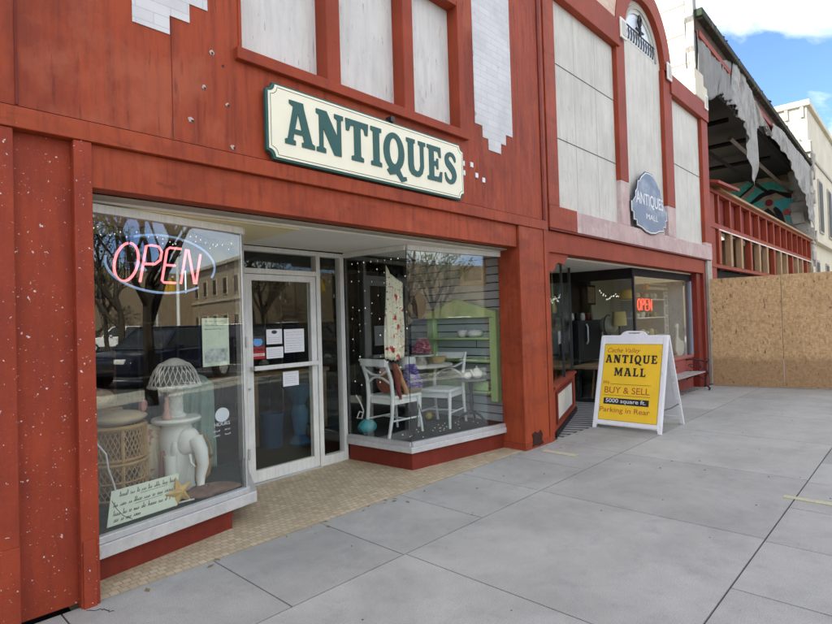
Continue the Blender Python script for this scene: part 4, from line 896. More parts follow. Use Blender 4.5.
mb = MB(); scribble(mb, a_+nN*.0065+nL*.875+Vector((0,0,.735)), nL, (0,0,1), .055, .018, 4, 1, .0016); scribble(mb, a_+nN*.0065+nL*.975+Vector((0,0,.735)), nL, (0,0,1), .045, .018, 4, 2, .0016)
scribble(mb, a_+nN*.0065+nL*.875+Vector((0,0,.70)), nL, (0,0,1), .055, .018, 4, 3, .0016); scribble(mb, a_+nN*.0065+nL*.975+Vector((0,0,.70)), nL, (0,0,1), .05, .018, 4, 5, .0016)
part('lettering', mb, Mdec, hs)
# handwritten board
hw = thing('handwritten_board', 'pale green board with handwritten lines leaning inside the left display window', 'board', (1.4, 3.85, .258))
P0 = Vector((1.165,3.80,.265)); P1 = Vector((1.645,3.895,.262)); P3 = Vector((1.235,3.93,.452)); P2 = P3+(P1-P0)
hm = surf('pale_mint_board', (.66,.70,.56), .06, 4, .7, .05); nn_ = (P1-P0).cross(P3-P0).normalized()
if nn_.y > 0: nn_ = -nn_
part('board', MB().hexa([P0, P1, P2, P3], [p+nn_*.006 for p in (P0,P1,P2,P3)]), hm, hw, bevel=.002)
ux = (P1-P0).normalized(); uyv = (P3-P0).normalized()
def hp(u, v): return (P0.lerp(P1, u)).lerp(P3.lerp(P2, u), v)+nn_*.008
rr = random.Random(5); mb = MB()
for v, u0, u1 in ((.78,.12,.93),(.52,.05,.92),(.27,.06,.88),(.10,.08,.45)):
    u = u0
    while u < u1:
        nl = rr.randint(2, 6); pts = []; big = rr.random() < .4
        for c in range(nl):
            if u > u1: break
            hgt = .15 if (big and c == 0) or rr.random() < .15 else rr.uniform(.05,.075); wd = rr.uniform(.016,.026)
            for k in range(7):
                a = k/7*2*pi; pts.append(hp(u+wd*(k/7)+.006*sin(a), v+hgt*.5*(1-cos(a))-.01))
            u += wd
        if len(pts) > 3: mb.tube(pts, .0017, 4)
        u += .028
    if v > .4: mb.tube([hp(u0+.3, v-.07), hp(u0+.7, v-.055)], .0012, 4)
part('handwriting', mb, M['ink'], hw)
part('stray_thread', MB().tube([hp(.02,.72),hp(.10,.45),hp(.2,.2),hp(.33,.03)], .002, 4), M['iron'], hw)
# wicker chair
wc = thing('wicker_chair', 'tan woven wicker barrel chair behind the handwritten board', 'chair', (1.44, 4.42, .26))
wick = surf('tan_wicker', (.46,.28,.11), .2, 12, .7, .2)
CXw, CYw = 1.42, 4.40
def cyl(a, z, r=.205): return (CXw+r*sin(a), CYw-r*cos(a), z)
mb = MB()
for k in range(-14, 15):
    for sgn in (-1, 1):
        pts = [cyl(rad(k*11+sgn*40*(t/8-.5)), .30+.24*t/8) for t in range(9)]; mb.tube(pts, .0038, 4)
part('lattice', mb, wick, wc)
mb = MB()
for k in range(-13, 14):
    for sgn in (-1, 1):
        pts = [cyl(rad(k*9+sgn*26*(t/8-.5)), .585+.20*t/8, .195) for t in range(9)]; mb.tube(pts, .0042, 4)
part('lattice', mb, wick, wc)
for z, r, t in ((.30,.207,.012),(.545,.207,.014),(.575,.20,.012),(.80,.20,.018),(.42,.206,.007)):
    part('woven_rim', MB().tube([cyl(rad(a), z, r) for a in range(-150, 151, 10)], t, 6), wick, wc, smooth=True)
for a in (-100, -62, -5, 62, 100): part('cane_post', MB().tube([cyl(rad(a), z, .20) for z in (.26,.4,.6,.80)], .013, 6), wick, wc, smooth=True)
part('seat', MB().lathe([(.0,.50),(.18,.50),(.19,.54),(.0,.56)], (CXw,CYw,0), 20), wick, wc)
def blob(c, r, seed, amp=.15, n=18, sc3=(1,1,1)):
    mb = MB().ball(c, r, n, sc3); q = random.Random(seed); ph = [q.uniform(0,6) for _ in range(6)]
    for v in mb.v:
        d = v-Vector(c); a = math.atan2(d.y, d.x); k = 1+amp*(sin(3*a+ph[0]+d.z*20)+.6*sin(5*a+ph[1]-d.z*35)+.4*sin(9*a+ph[2]))*.5
        v.x = c[0]+d.x*k; v.y = c[1]+d.y*k; v.z = c[2]+d.z*(1+amp*.6*sin(4*a+ph[3]))
    return mb
tag(part('cushion', blob((1.42,4.36,.86), .17, 3, .12, 20, (1.15,1,.32)), surf('beige_cushion_fabric', (.52,.42,.28), .12, 6, .9, .3), smooth=True), 'beige cushion lying over the top of the wicker chair', 'cushion')
tag(part('floral_cloth', cloth([(1.56,.80),(1.66,.78),(1.76,.70)], [(1.58,.42),(1.66,.36),(1.78,.40)], 4.30, 30, .03, 4, 24, 14), surf('floral_cream_cloth', (.55,.48,.34), .2, 10, .9, .2, patches=[((.35,.12,.08), 22, .58, .62, None, .8)]), smooth=True, solid=.006), 'cream floral cloth draped beside the wicker chair', 'cloth')
tag(part('mauve_scarf', cloth([(1.66,.58),(1.74,.60),(1.80,.55)], [(1.66,.30),(1.72,.28),(1.82,.34)], 4.22, 40, .03, 9, 18, 12), surf('mauve_fabric', (.26,.13,.11), .2, 8, .9, .2), smooth=True, solid=.006), 'dusky mauve scarf hanging by the white pedestal', 'scarf')
# small figurines on plate: dark and pink
fg = thing('figurine', 'dark and pink china figurine beside the lamp on the white pedestal', 'figurine', (1.70, 4.28, .86))
part('body', blob((1.62,4.33,.93), .045, 7, .3, 12, (1,1,1.6)), surf('dark_figurine', (.03,.025,.03), .2, 10, .4, 0), fg, smooth=True)
part('flower', blob((1.58,4.30,.93), .03, 8, .4, 12, (1,1,1.4)), surf('pink_figurine', (.60,.30,.26), .2, 10, .5, 0), fg, smooth=True)
# pedestal: elephant stool with round top
PX, PY = 1.80, 4.24
whc = surf('white_ceramic', (.78,.78,.72), .06, 8, .35, .1, 20)
ep = thing('elephant_pedestal', 'white ceramic elephant pedestal with a round top carrying the lamp', 'pedestal', (PX, PY, .26))
part('top', MB().lathe([(0,.765),(.10,.768),(.165,.785),(.178,.805),(.172,.822),(.05,.826),(0,.826)], (PX,PY,0), 32), whc, ep, smooth=True)
part('body', MB().lathe([(.0,.30),(.05,.30),(.07,.36),(.095,.46),(.12,.58),(.13,.66),(.115,.72),(.10,.765),(0,.768)], (PX+.01,PY+.02,0), 24), whc, ep, smooth=True)
part('head', blob((PX+.05,PY-.075,.64), .10, 2, .06, 20, (.95,.8,1.05)), whc, ep, smooth=True)
part('trunk', MB().tube([(PX+.08,PY-.13,.66),(PX+.105,PY-.175,.57),(PX+.115,PY-.185,.47),(PX+.10,PY-.17,.38),(PX+.09,PY-.19,.31),(PX+.07,PY-.22,.30)], [.06,.05,.042,.034,.027,.02], 12), whc, ep, smooth=True)
for s_ in (-1, 1): part('ear', blob((PX+.04+s_*.09,PY-.045,.60), .085, 5+s_, .1, 16, (.35,.7,1.2)), whc, ep, smooth=True)
for dx, dy in ((-.07,-.05),(.08,-.01),(-.06,.09),(.08,.1)): part('leg', MB().lathe([(.05,.26),(.052,.28),(.042,.32),(.045,.46),(.05,.55)], (PX+dx,PY+dy,0), 14), whc, ep, smooth=True)
part('tusk', MB().tube([(PX+.03,PY-.15,.55),(PX+.02,PY-.19,.50),(PX+.04,PY-.215,.47)], [.013,.01,.004], 8), whc, ep, smooth=True)
# wicker mushroom lamp
lmp = thing('wicker_lamp', 'white wicker table lamp with mushroom shade on the elephant pedestal', 'lamp', (PX-.02, PY, .826))
LX, LY = PX-.015, PY-.02
ww = surf('white_wicker', (.66,.66,.60), .12, 14, .6, .2)
mb = MB()
prof = [(0,1.265),(.06,1.255),(.11,1.225),(.15,1.17),(.175,1.10),(.183,1.065)]
def sp(t):
    k = t*(len(prof)-1); i = min(int(k), len(prof)-2); f_ = k-i; return prof[i][0]*(1-f_)+prof[i+1][0]*f_, prof[i][1]*(1-f_)+prof[i+1][1]*f_
for k in range(26):
    for sg_ in (-1, 1):
        pts = []
        for t in range(11):
            r, z = sp(.34+.60*t/10); a = rad(k*360/26+sg_*24*t/10); pts.append((LX+r*cos(a), LY+r*sin(a), z))
        mb.tube(pts, .0036, 4)
part('shade_lattice', mb, ww, lmp)
part('shade_cap', MB().lathe([(0,1.275),(.03,1.270),(.06,1.257),(.09,1.238),(.108,1.222),(.103,1.222),(.05,1.25),(0,1.262)], (LX,LY,0), 28), ww, lmp, smooth=True)
part('shade_rim', MB().tube([(LX+.183*cos(rad(a)), LY+.183*sin(rad(a)), 1.062+.005*(a//10 % 2)) for a in range(0,360,10)], .012, 6, closed=True), ww, lmp, smooth=True)
part('shade_lining', MB().lathe([(.0,1.24),(.10,1.20),(.14,1.14),(.162,1.07)], (LX,LY,0), 24), surf('grey_lining', (.25,.25,.23), .1, 5, .8, 0), lmp, smooth=True)
part('column', MB().lathe([(.075,.828),(.078,.845),(.055,.86),(.052,.90),(.050,1.0),(.054,1.06),(.03,1.08),(.02,1.15)], (LX,LY,0), 20), ww, lmp, smooth=True)
mb = MB()
for k in range(10):
    for sg_ in (-1,1): mb.tube([(LX+.054*cos(rad(k*36+sg_*t*14)), LY+.054*sin(rad(k*36+sg_*t*14)), .87+.02*t) for t in range(10)], .003, 4)
part('column_weave', mb, ww, lmp)
# starfish shell and brown cloth
st = MB(); c0 = Vector((1.68,3.94,.335)); pts = []
for i in range(10):
    r = .11 if i % 2 == 0 else .045; a = rad(90+i*36+12); pts.append((r*cos(a)*(1.15 if i == 4 else 1), r*sin(a)))
up_ = Vector((.05,.25,.95)).normalized(); rx_ = Vector((.97,.18,0)).normalized(); st.prism(pts, c0, rx_, up_, rx_.cross(up_)*.012)
n0 = len(st.v); st.add([c0+rx_.cross(up_)*.045]+[c0+rx_*p[0]+up_*p[1]+rx_.cross(up_)*.012 for p in pts], [(0, 1+i, 1+(i+1) % 10) for i in range(10)])
tag(part('starfish', st, surf('yellow_starfish', (.66,.44,.17), .15, 20, .8, .4)), 'yellow starfish standing against the elephant pedestal', 'starfish')
tag(part('brown_cloth', blob((1.93,4.02,.275), .17, 12, .30, 30, (1.25,.75,.26)), surf('brown_crumpled_cloth', (.20,.12,.09), .3, 9, .95, .6, 14), smooth=True), 'brown crumpled cloth on the display floor by the starfish', 'cloth')
tag(part('power_cable', MB().tube([(1.075,3.74,1.30),(1.085,3.76,1.15),(1.07,3.77,1.02),(1.10,3.78,.92),(1.12,3.80,.80),(1.18,3.83,.72),(1.20,3.86,.62),(1.245,3.90,.50),(1.30,4.00,.35),(1.45,4.05,.27),(1.62,3.93,.268),(1.78,3.92,.268)], .006, 6), M['cord'], smooth=True), 'white electric cord looping down inside the left display window', 'cord')
tag(part('red_tassel', MB().tube([(1.055,3.72,1.27),(1.065,3.72,1.12),(1.05,3.72,1.0),(1.065,3.72,.95)], [.022,.028,.02,.012], 8), surf('orange_red_ribbon', (.50,.10,.05), .2, 8, .7, 0), smooth=True), 'orange red ribbon hanging at the left end of the left display window', 'ribbon')

bsk = thing('wicker_basket', 'small brown wicker basket with a hooped handle behind the white pedestal', 'basket', (2.02,4.45,.26))
part('bowl', MB().lathe([(.09,.262),(.12,.30),(.14,.42),(.15,.44),(.135,.43),(.10,.30)], (2.03,4.45,0), 22), wick, bsk, smooth=True)
part('handle', MB().tube([(2.03+.14*cos(rad(a)),4.45,.44+.20*sin(rad(a))) for a in range(0,181,15)], .009, 6), wick, bsk, smooth=True)
tag(part('green_gown', cloth([(2.00,1.05),(2.10,1.12),(2.22,1.08),(2.30,1.0)], [(1.96,.30),(2.1,.28),(2.25,.28),(2.42,.30)], 4.62, 32, .03, 3, 40, 20), surf('grey_green_cloth', (.22,.30,.26), .15, 6, .9, .2), smooth=True, solid=.005), 'grey green cloth hanging behind the glass between the pedestal and the door', 'cloth')
tag(part('wooden_crate', MB().box(1.10,1.55,4.62,4.88,.26,.90).box(1.12,1.53,4.60,4.619,.30,.42).box(1.12,1.53,4.60,4.619,.46,.58).box(1.12,1.53,4.60,4.619,.62,.74), M['wood'], bevel=.004), 'slatted wooden crate standing behind the wicker chair', 'crate')
tag(part('folded_quilt', blob((1.32,4.72,.98), .17, 15, .10, 22, (1.25,.8,.45)), surf('patched_quilt', (.50,.36,.22), .3, 14, .95, .3, patches=[((.30,.10,.08), 9, .55, .6, None, .8)]), smooth=True), 'folded tan quilt on top of the slatted wooden crate', 'quilt')
tag(part('pink_figurine', MB().lathe([(.03,.826),(.035,.84),(.018,.89),(.022,.93),(.012,.96),(.016,.985),(0,1.0)], (1.70,4.17,0), 14), surf('flesh_pink', (.55,.33,.27), .15, 20, .5, 0), smooth=True), 'slim pink figurine at the left edge of the white pedestal top', 'figurine')

# ================================================================ door notices
def notice(name, label, s0, s1, z0, z1, m, lines=(), d=-.004, head=None):
    root = thing(name, label, 'notice', (*dwp(s0, d), z0))
    o = Vector((*dwp(0, d), 0)); ux = Vector((DD.x, DD.y, 0)); n = Vector((DN.x, DN.y, 0))
    part('sheet', MB().prism([(s0,z0),(s1,z0),(s1,z1),(s0,z1)], o, ux, (0,0,1), n*.001), m, root)
    mb = MB()
    for i, z in enumerate(lines): scribble(mb, o-n*.001+ux*(s0+.02)+Vector((0,0,z)), ux, (0,0,1), (s1-s0)-.045, .008, 4, i*7+int(s0*100), .0009)
    if lines: part('writing', mb, M['ink'], root)
    return root, o, ux, n
r1, o, ux, n = notice('notice', 'red poster with a blue face mask picture on the door', .125, .275, 1.18, 1.40, surf('red_poster', (.42,.03,.025), .05, 4, .6, 0))
part('mask_picture', MB().prism([(.145,1.345),(.155,1.315),(.19,1.30),(.235,1.31),(.252,1.345),(.235,1.372),(.16,1.375)], o-n*.0012, ux, (0,0,1), n*.001), surf('sky_blue_mask', (.15,.35,.72), .1, 8, .6, 0), r1)
part('dark_top', MB().prism([(.126,1.295),(.274,1.295),(.274,1.399),(.126,1.399)], o-n*.0006, ux, (0,0,1), n*.0005), M['ink'], r1)
part('lettering', text(MB(), 'FACE MASKS', o-n*.002+ux*.135+Vector((0,0,1.255)), ux, (0,0,1), .13, .026), M['ink'], r1)
part('white_strip', MB().prism([(.13,1.208),(.27,1.208),(.27,1.232),(.13,1.232)], o-n*.0012, ux, (0,0,1), n*.001), M['paper'], r1)
part('lettering', text(MB(), 'REQUIRED', o-n*.0022+ux*.14+Vector((0,0,1.213)), ux, (0,0,1), .12, .014), surf('red_ink', (.5,.03,.02), .05, 4, .6, 0), r1)
r2, o, ux, n = notice('notice', 'small white sheet with a dark oval emblem at the top of the door notices', .295, .475, 1.315, 1.46, M['paper'], (1.375,1.355,1.335))
part('emblem', MB().prism([(.385+.032*cos(rad(t)), 1.432+.018*sin(rad(t))) for t in range(0,360,20)], o-n*.0012, ux, (0,0,1), n*.001), M['ink'], r2)
notice('notice', 'largest white sheet of small print, right of the emblem sheet on the door', .50, .745, 1.22, 1.455, M['paper'], (1.42,1.395,1.36,1.335,1.31,1.285,1.26,1.24))
notice('notice', 'wide white sheet directly under the emblem sheet on the door', .29, .485, 1.175, 1.285, M['paper'], (1.255,1.235,1.215,1.195))
notice('notice', 'single white sheet below the push bar of the door', .475, .665, .885, 1.03, M['paper'], (1.0,.975,.955,.935,.915))

# ================================================================ right display contents
def white_chair():
    t = thing('dining_chair', 'x', 'chair', (0,0,0), 0, 'white dining chairs in the right display window')
    W2, D2, SH = .19, .20, .43
    prof = []
    part('seat', MB().prism([(-D2,-W2),(D2+.02,-W2-.02),(D2+.03,0),(D2+.02,W2+.02),(-D2,W2)], (0,0,SH-.03), (1,0,0), (0,1,0), (0,0,.035)), M['white_paint'], t, local=True, bevel=.01)
    part('apron', MB().box(-D2+.02, D2, -W2+.01, W2-.01, SH-.09, SH-.031), M['white_paint'], t, local=True)
    for s in (-1, 1):
        part('front_leg', MB().tube([(D2,s*W2,SH-.03),(D2+.01,s*W2,SH*.5),(D2+.04,s*(W2+.01),.0)], [.024,.020,.014], 8), M['white_paint'], t, local=True, smooth=True)
        part('back_post', MB().tube([(-D2-.07,s*W2,.0),(-D2-.02,s*W2,.2),(-D2,s*W2,SH),(-D2-.015,s*W2,.60),(-D2-.09,s*W2,.80),(-D2-.12,s*W2,.83)], [.017,.02,.024,.021,.019,.018], 8), M['white_paint'], t, local=True, smooth=True)
        part('side_stretcher', MB().tube([(-D2-.04,s*W2,.17),(D2+.02,s*W2,.17)], .010, 6), M['white_paint'], t, local=True, smooth=True)
    part('cross_stretcher', MB().tube([(0,-W2,.17),(0,W2,.17)], .010, 6), M['white_paint'], t, local=True, smooth=True)
    part('top_rail', MB().box(-D2-.115, -D2-.085, -W2-.01, W2+.01, .755, .835), M['white_paint'], t, local=True, bevel=.012)
    part('cross_splat', MB().tube([(-D2-.01,-W2,.56),(-D2-.03,-W2*.4,.625),(-D2-.035,0,.64),(-D2-.03,W2*.4,.625),(-D2-.01,W2,.56)], .013, 6), M['white_paint'], t, local=True, smooth=True)
    part('cross_splat', MB().tube([(-D2-.055,-W2,.72),(-D2-.045,-W2*.4,.665),(-D2-.042,0,.655),(-D2-.045,W2*.4,.665),(-D2-.055,W2,.72)], .013, 6), M['white_paint'], t, local=True, smooth=True)
    return t
ch = white_chair(); ch.location = (4.29, 4.42, .268); ch['label'] = 'white wooden chair with a rust cushion and purple flowers on its seat'
c2 = dup(ch, (4.97, 4.30, .268), rad(196), 'white wooden chair facing left, between the round table and the tea table')
tag(part('cushion', blob((4.16,4.42,.86), .13, 6, .05, 20, (.45,1,1.05)), surf('rust_cushion', (.30,.09,.05), .15, 6, .9, .2), smooth=True), 'round rust red cushion against the back of the left white chair', 'cushion')
dl_ = thing('scarf_bundle', 'orange and brown scarf bundle slumped over the side of the left white chair', 'scarf', (4.33,4.26,.75))
part('upper', MB().tube([(4.17,4.28,1.03),(4.20,4.26,.95),(4.24,4.25,.86),(4.28,4.23,.78),(4.30,4.22,.70)], [.035,.045,.035,.03,.02], 10), surf('orange_scarf', (.50,.24,.12), .3, 14, .9, .2), dl_, smooth=True)
part('tail', MB().tube([(4.15,4.26,1.05),(4.18,4.24,.92),(4.17,4.23,.80),(4.20,4.22,.66)], [.02,.04,.03,.015], 10), surf('maroon_scarf', (.22,.05,.04), .3, 14, .9, .2), dl_, smooth=True)
def flowers(name, label, c, r, h, n, cols, seed, bowl=None):
    t = thing(name, label, 'flowers', (c[0], c[1], c[2])); q = random.Random(seed)
    if bowl: part('bowl', MB().lathe([(r*.45,0),(r*.8,.02),(r*.95,.05),(r*.9,.055),(0,.05)], c, 20), bowl, t, smooth=True)
    groups = [MB() for _ in cols]
    for i in range(n):
        f_ = q.random(); rr_ = r*(1-.65*f_**1.3)*math.sqrt(q.random()); a = q.uniform(0, 2*pi)
        p = Vector((c[0]+rr_*cos(a), c[1]+rr_*sin(a), c[2]+.04+h*f_)); s = q.uniform(.013, .022); g = groups[q.randrange(len(cols))]
        for k in range(5):
            aa = k*2*pi/5+q.random(); d = Vector((cos(aa), sin(aa), q.uniform(.1,.7)))*s; e = Vector((-sin(aa), cos(aa), 0))*s*.6
            g.add([p, p+d*.6+e, p+d*1.2, p+d*.6-e], [(0,1,2,3)])
    for g, m_ in zip(groups, cols): part('blossom', g, m_, t)['kind'] = 'stuff'
    return t
pu = [surf('lilac_petal', (.48,.38,.80), .1, 30, .8, 0), surf('violet_petal', (.34,.22,.68), .1, 30, .8, 0), surf('pale_lilac_petal', (.72,.66,.88), .1, 30, .8, 0)]
pk = [surf('pink_petal', (.85,.38,.48), .1, 30, .8, 0), surf('pale_pink_petal', (.90,.66,.68), .1, 30, .8, 0), surf('rose_petal', (.75,.20,.32), .1, 30, .8, 0)]
flowers('purple_flowers', 'cone of purple flowers on the seat of the left white chair', (4.44,4.29,.705), .135, .27, 620, pu, 1, surf('woven_tan', (.4,.3,.18), .2, 10, .8, 0))
tb = thing('round_table', 'round pedestal table with pale top between the two white chairs', 'table', (4.88,4.66,.268))
part('table_top', MB().lathe([(0,.945),(.46,.945),(.475,.955),(.475,.968),(.46,.978),(0,.978)], (4.88,4.66,0), 48), surf('pale_table_top', (.62,.60,.54), .1, 4, .4, .1), tb, smooth=True)
part('column', MB().lathe([(.05,.30),(.035,.4),(.045,.6),(.03,.8),(.07,.944)], (4.88,4.66,0), 16), M['iron'], tb, smooth=True)
for k in range(3): part('foot', MB().tube([(4.88,4.66,.40),(4.88+.2*cos(k*2.1),4.66+.2*sin(k*2.1),.33),(4.88+.34*cos(k*2.1),4.66+.34*sin(k*2.1),.28)], .016, 8), M['iron'], tb, smooth=True)
cs = thing('cake_stand', 'clear glass cake stand under the pink flowers on the round table', 'cake stand', (4.80,4.42,.98))
part('plate', MB().lathe([(0,1.085),(.13,1.085),(.14,1.10),(.13,1.095),(0,1.09)], (4.78,4.42,0), 28), M['white_paint'], cs, smooth=True)
part('stem', MB().lathe([(.06,.979),(.055,.99),(.02,1.01),(.018,1.06),(.05,1.085)], (4.78,4.42,0), 16), M['glass'], cs, smooth=True)
flowers('pink_flowers', 'pink flower cake on the glass stand of the round table', (4.78,4.42,1.08), .125, .17, 560, pk, 2)
tag(part('white_box', MB().lathe([(0,.98),(.10,.98),(.105,1.04),(.10,1.085),(0,1.09)], (4.62,4.52,0), 24), surf('white_cake_cover', (.72,.72,.68), .05, 5, .5, 0), smooth=True), 'plain white round cake cover on the left side of the round table', 'cake cover')
tag(part('yellow_bowl', MB().lathe([(.04,.979),(.06,.985),(.10,1.03),(.11,1.06),(.10,1.06),(.05,1.0),(0,.99)], (5.05,4.42,0), 24), surf('tan_bowl', (.50,.38,.18), .05, 5, .5, 0), smooth=True), 'tan bowl on the round table right of the pink flowers', 'bowl')
# tea table
tt = thing('tea_table', 'small round black tripod table holding a white tea set', 'table', (5.28,4.10,.268))
part('table_top', MB().lathe([(0,.765),(.17,.765),(.19,.775),(.19,.785),(0,.788)], (5.28,4.10,0), 32), surf('grey_top', (.28,.27,.25), .1, 6, .4, 0), tt, smooth=True)
part('column', MB().lathe([(.03,.36),(.02,.42),(.028,.5),(.018,.62),(.03,.74),(.06,.765)], (5.28,4.10,0), 14), M['iron'], tt, smooth=True)
for k in range(3): part('foot', MB().tube([(5.28,4.10,.40),(5.28+.12*cos(k*2.1+.5),4.10+.12*sin(k*2.1+.5),.36),(5.28+.22*cos(k*2.1+.5),4.10+.22*sin(k*2.1+.5),.28)], [.018,.014,.012], 8), M['iron'], tt, smooth=True)
def pot(x, y, z, s, cup=False):
    t = thing('teacup' if cup else 'teapot', '', 'cup' if cup else 'teapot', (x,y,z))
    part('body', MB().lathe([(.03*s,0),(.055*s,.02*s),(.065*s,.05*s),(.05*s,.09*s),(.03*s,.10*s)]+([] if cup else [(.032*s,.105*s),(.01*s,.125*s),(.012*s,.14*s),(0,.145*s)]), (x,y,z), 20), whc, t, smooth=True)
    part('handle', MB().tube([(x+.05*s,y,z+.08*s),(x+.095*s,y,z+.07*s),(x+.09*s,y,z+.035*s),(x+.058*s,y,z+.03*s)], .007*s, 6), whc, t, smooth=True)
    if not cup: part('spout', MB().tube([(x-.055*s,y,z+.04*s),(x-.085*s,y,z+.07*s),(x-.105*s,y,z+.105*s)], [.016*s,.011*s,.008*s], 8), whc, t, smooth=True)
    return t
pot(5.32,4.04,.789,1.05)['label'] = 'white teapot, the taller piece of the tea set on the tripod table'
pot(5.18,4.08,.789,.85, True)['label'] = 'white cup at the left edge of the tripod table'
pot(5.36,4.18,.789,.7, True)['label'] = 'small white cup behind the teapot on the tripod table'
# green hutch against siding
hu = thing('hutch', 'pale green open hutch with a peaked top against the grey siding', 'hutch', (5.45,4.4,.55))
gp = surf('pale_green_paint', (.58, .78, .34), .10, 5, .6, .1)
part('post', MB().box(5.46,5.545,3.84,3.94,.50,1.60), gp, hu, bevel=.006); part('post', MB().box(5.46,5.545,4.84,4.95,.50,1.58), gp, hu, bevel=.006)
part('pediment', MB().prism([(3.88,1.52),(4.96,1.52),(4.98,1.58),(4.74,1.66),(4.45,1.76),(4.18,1.68),(3.88,1.60)], (5.45,0,0), (0,1,0), (0,0,1), (.095,0,0)), gp, hu, bevel=.006)
for z in (.60,.98,1.25): part('shelf', MB().box(5.40,5.54,3.94,4.84,z,z+.025), gp, hu)
part('apron', MB().box(5.38,5.40,3.93,4.84,.64,.74), gp, hu)
for k, (y, s) in enumerate(((4.15,.10),(4.34,.07))):
    tag(part('white_dish', MB().lathe([(s*.5,0),(s,.03),(s*1.05,.06),(s*.8,.09),(0,.10)], (5.45,y,1.276), 20), whc, smooth=True), ['larger white covered dish on the top shelf of the green hutch', 'smaller white dish at the left of the top shelf of the green hutch'][k], 'dish')
tag(part('blue_plate', MB().lathe([(0,0),(.08,.01),(.13,.02),(.0,.02)], (5.45,4.35,1.006), 24), whc, smooth=True), 'white plate on the middle shelf of the green hutch', 'plate')
tag(part('yellow_ball', MB().ball((5.0,4.55,.34), .045, 14), surf('yellow_ball', (.62,.52,.05), .1, 5, .5, 0), smooth=True), 'small yellow ball under the right white chair', 'ball')
pl_ = tag(part('oval_plaque', MB().prism([(5.16+.13*cos(rad(t)), 1.72+.17*sin(rad(t))) for t in range(0,360,12)], (5.535,0,0), (0,1,0), (0,0,1), (.018,0,0)), surf('dark_oval_wood', (.05,.025,.02), .2, 10, .4, .1), bevel=.006), 'dark brown oval plaque on the grey siding', 'plaque')
pf = thing('framed_picture', 'pale gold framed picture near the top of the grey siding', 'picture frame', (5.54,4.15,1.95))
mb = MB().box(5.51,5.545,4.02,4.40,1.93,1.98).box(5.51,5.545,4.02,4.40,2.17,2.22).box(5.51,5.545,4.02,4.07,1.98,2.17).box(5.51,5.545,4.35,4.40,1.98,2.17)
part('moulding', mb, surf('pale_gold', (.55,.45,.27), .15, 14, .5, .2), pf); part('picture', MB().box(5.53,5.544,4.07,4.35,1.98,2.17), surf('sepia_picture', (.22,.19,.14), .4, 14, .6, 0), pf)
# floral curtain
tag(part('floral_curtain', cloth([(4.15,2.12),(4.22,2.03),(4.42,1.93)], [(4.12,1.12),(4.25,1.09),(4.44,1.10)], 4.36, 26, .035, 6, 44, 24), surf('rose_print_fabric', (.88,.82,.62), .06, 4, .9, .1, patches=[((.62,.04,.05), 8, .585, .61, None, .98), ((.08,.09,.05), 30, .60, .63, None, .9)]), smooth=True, solid=.004), 'cream curtain printed with red roses hanging behind the corner of the right display window', 'curtain')
tag(part('turquoise_vase', blob((4.02,4.58,.36), .085, 9, .25, 18, (1.3,1,.85)), surf('turquoise_glaze', (.06,.34,.38), .15, 8, .3, 0), smooth=True), 'turquoise lumpy ornament on the floor behind the left white chair', 'ornament')
tag(part('pale_hose', MB().tube([(3.98,4.70,.70),(4.02,4.68,.62),(4.05,4.66,.52),(4.02,4.66,.44),(3.97,4.68,.45),(3.99,4.66,.52),(4.03,4.64,.5)], .008, 6), M['cord'], smooth=True), 'pale curved tube at the door side of the right display window', 'tube')
tag(part('black_cable', MB().tube([(4.30,4.12,.275),(4.20,4.05,.32),(4.22,4.00,.50),(4.25,4.0,.62),(4.29,4.0,.5),(4.38,4.02,.35),(4.50,4.02,.275)], .006, 6), M['iron'], smooth=True), 'black cable arching in front of the left white chair', 'cable')
ic = thing('light_string', 'curtain of tiny white lights hanging along the door side of the right display window', 'string lights', (3.95,4.3,2.2))
wm = MB(); bm_ = MB(); rr = random.Random(21)
for k in range(9):
    t = .06+k*.11; x = WR0[0]+(WR1[0]-WR0[0])*t+.05; y = WR0[1]+(WR1[1]-WR0[1])*t; zb = rr.uniform(.45,1.6)
    wm.tube([(x,y,2.2),(x+.005,y,zb)], .0012, 4); z = 2.15
    while z > zb: bm_.ball((x+rr.uniform(-.012,.012),y,z), rr.uniform(.0025,.0045), 6, (1,1,1.8)); z -= rr.uniform(.06,.34)
for i in range(26):
    bm_.ball((rr.uniform(4.15,5.3), rr.uniform(3.95,4.3), .275), .0035, 6)
part('wire', wm, M['iron'], ic); part('bulbs', bm_, bulb, ic)['kind'] = 'stuff'
# things inside the store seen through the door
wtb = thing('work_table', 'pale wooden table with square legs seen through the door glass', 'table', (3.6,6.5,0))
part('table_top', MB().box(2.7,4.7,6.1,7.0,.86,.91), M['wood'], wtb)
for x in (2.8,3.55,4.6): part('leg', MB().box(x,x+.08,6.15,6.23,0,.86), M['wood'], wtb)
bw = surf('blue_glass_vessel', (.06,.20,.34), .2, 10, .2, 0)
tag(part('blue_vase', MB().lathe([(.13,0),(.15,.03),(.07,.12),(.10,.3),(.11,.42),(.07,.5),(.20,.72),(.22,.74),(.19,.74),(.0,.5)], (4.02,5.85,0), 28), bw, smooth=True), 'tall blue glass vase with flared bowl inside behind the door', 'vase')
tag(part('blue_bin', MB().lathe([(.12,0),(.15,.42),(.14,.42),(.1,.02)], (3.72,6.0,0), 24), surf('blue_bin', (.05,.10,.19), .1, 10, .5, 0), smooth=True), 'plain blue bin left of the blue vase behind the door', 'bin')
tag(part('red_green_toy', blob((4.50,5.5,.14), .10, 3, .3, 14), surf('red_green_toy', (.30,.12,.05), .5, 9, .6, 0, patches=[((.12,.3,.05), 6, .5, .56, None, 1)]), smooth=True), 'small red and green toy behind the side light of the door', 'toy')
hl = thing('light_string', 'short icicle bulbs hanging in the shop seen through the upper door glass', 'string lights', (3.2,5.6,2.3))
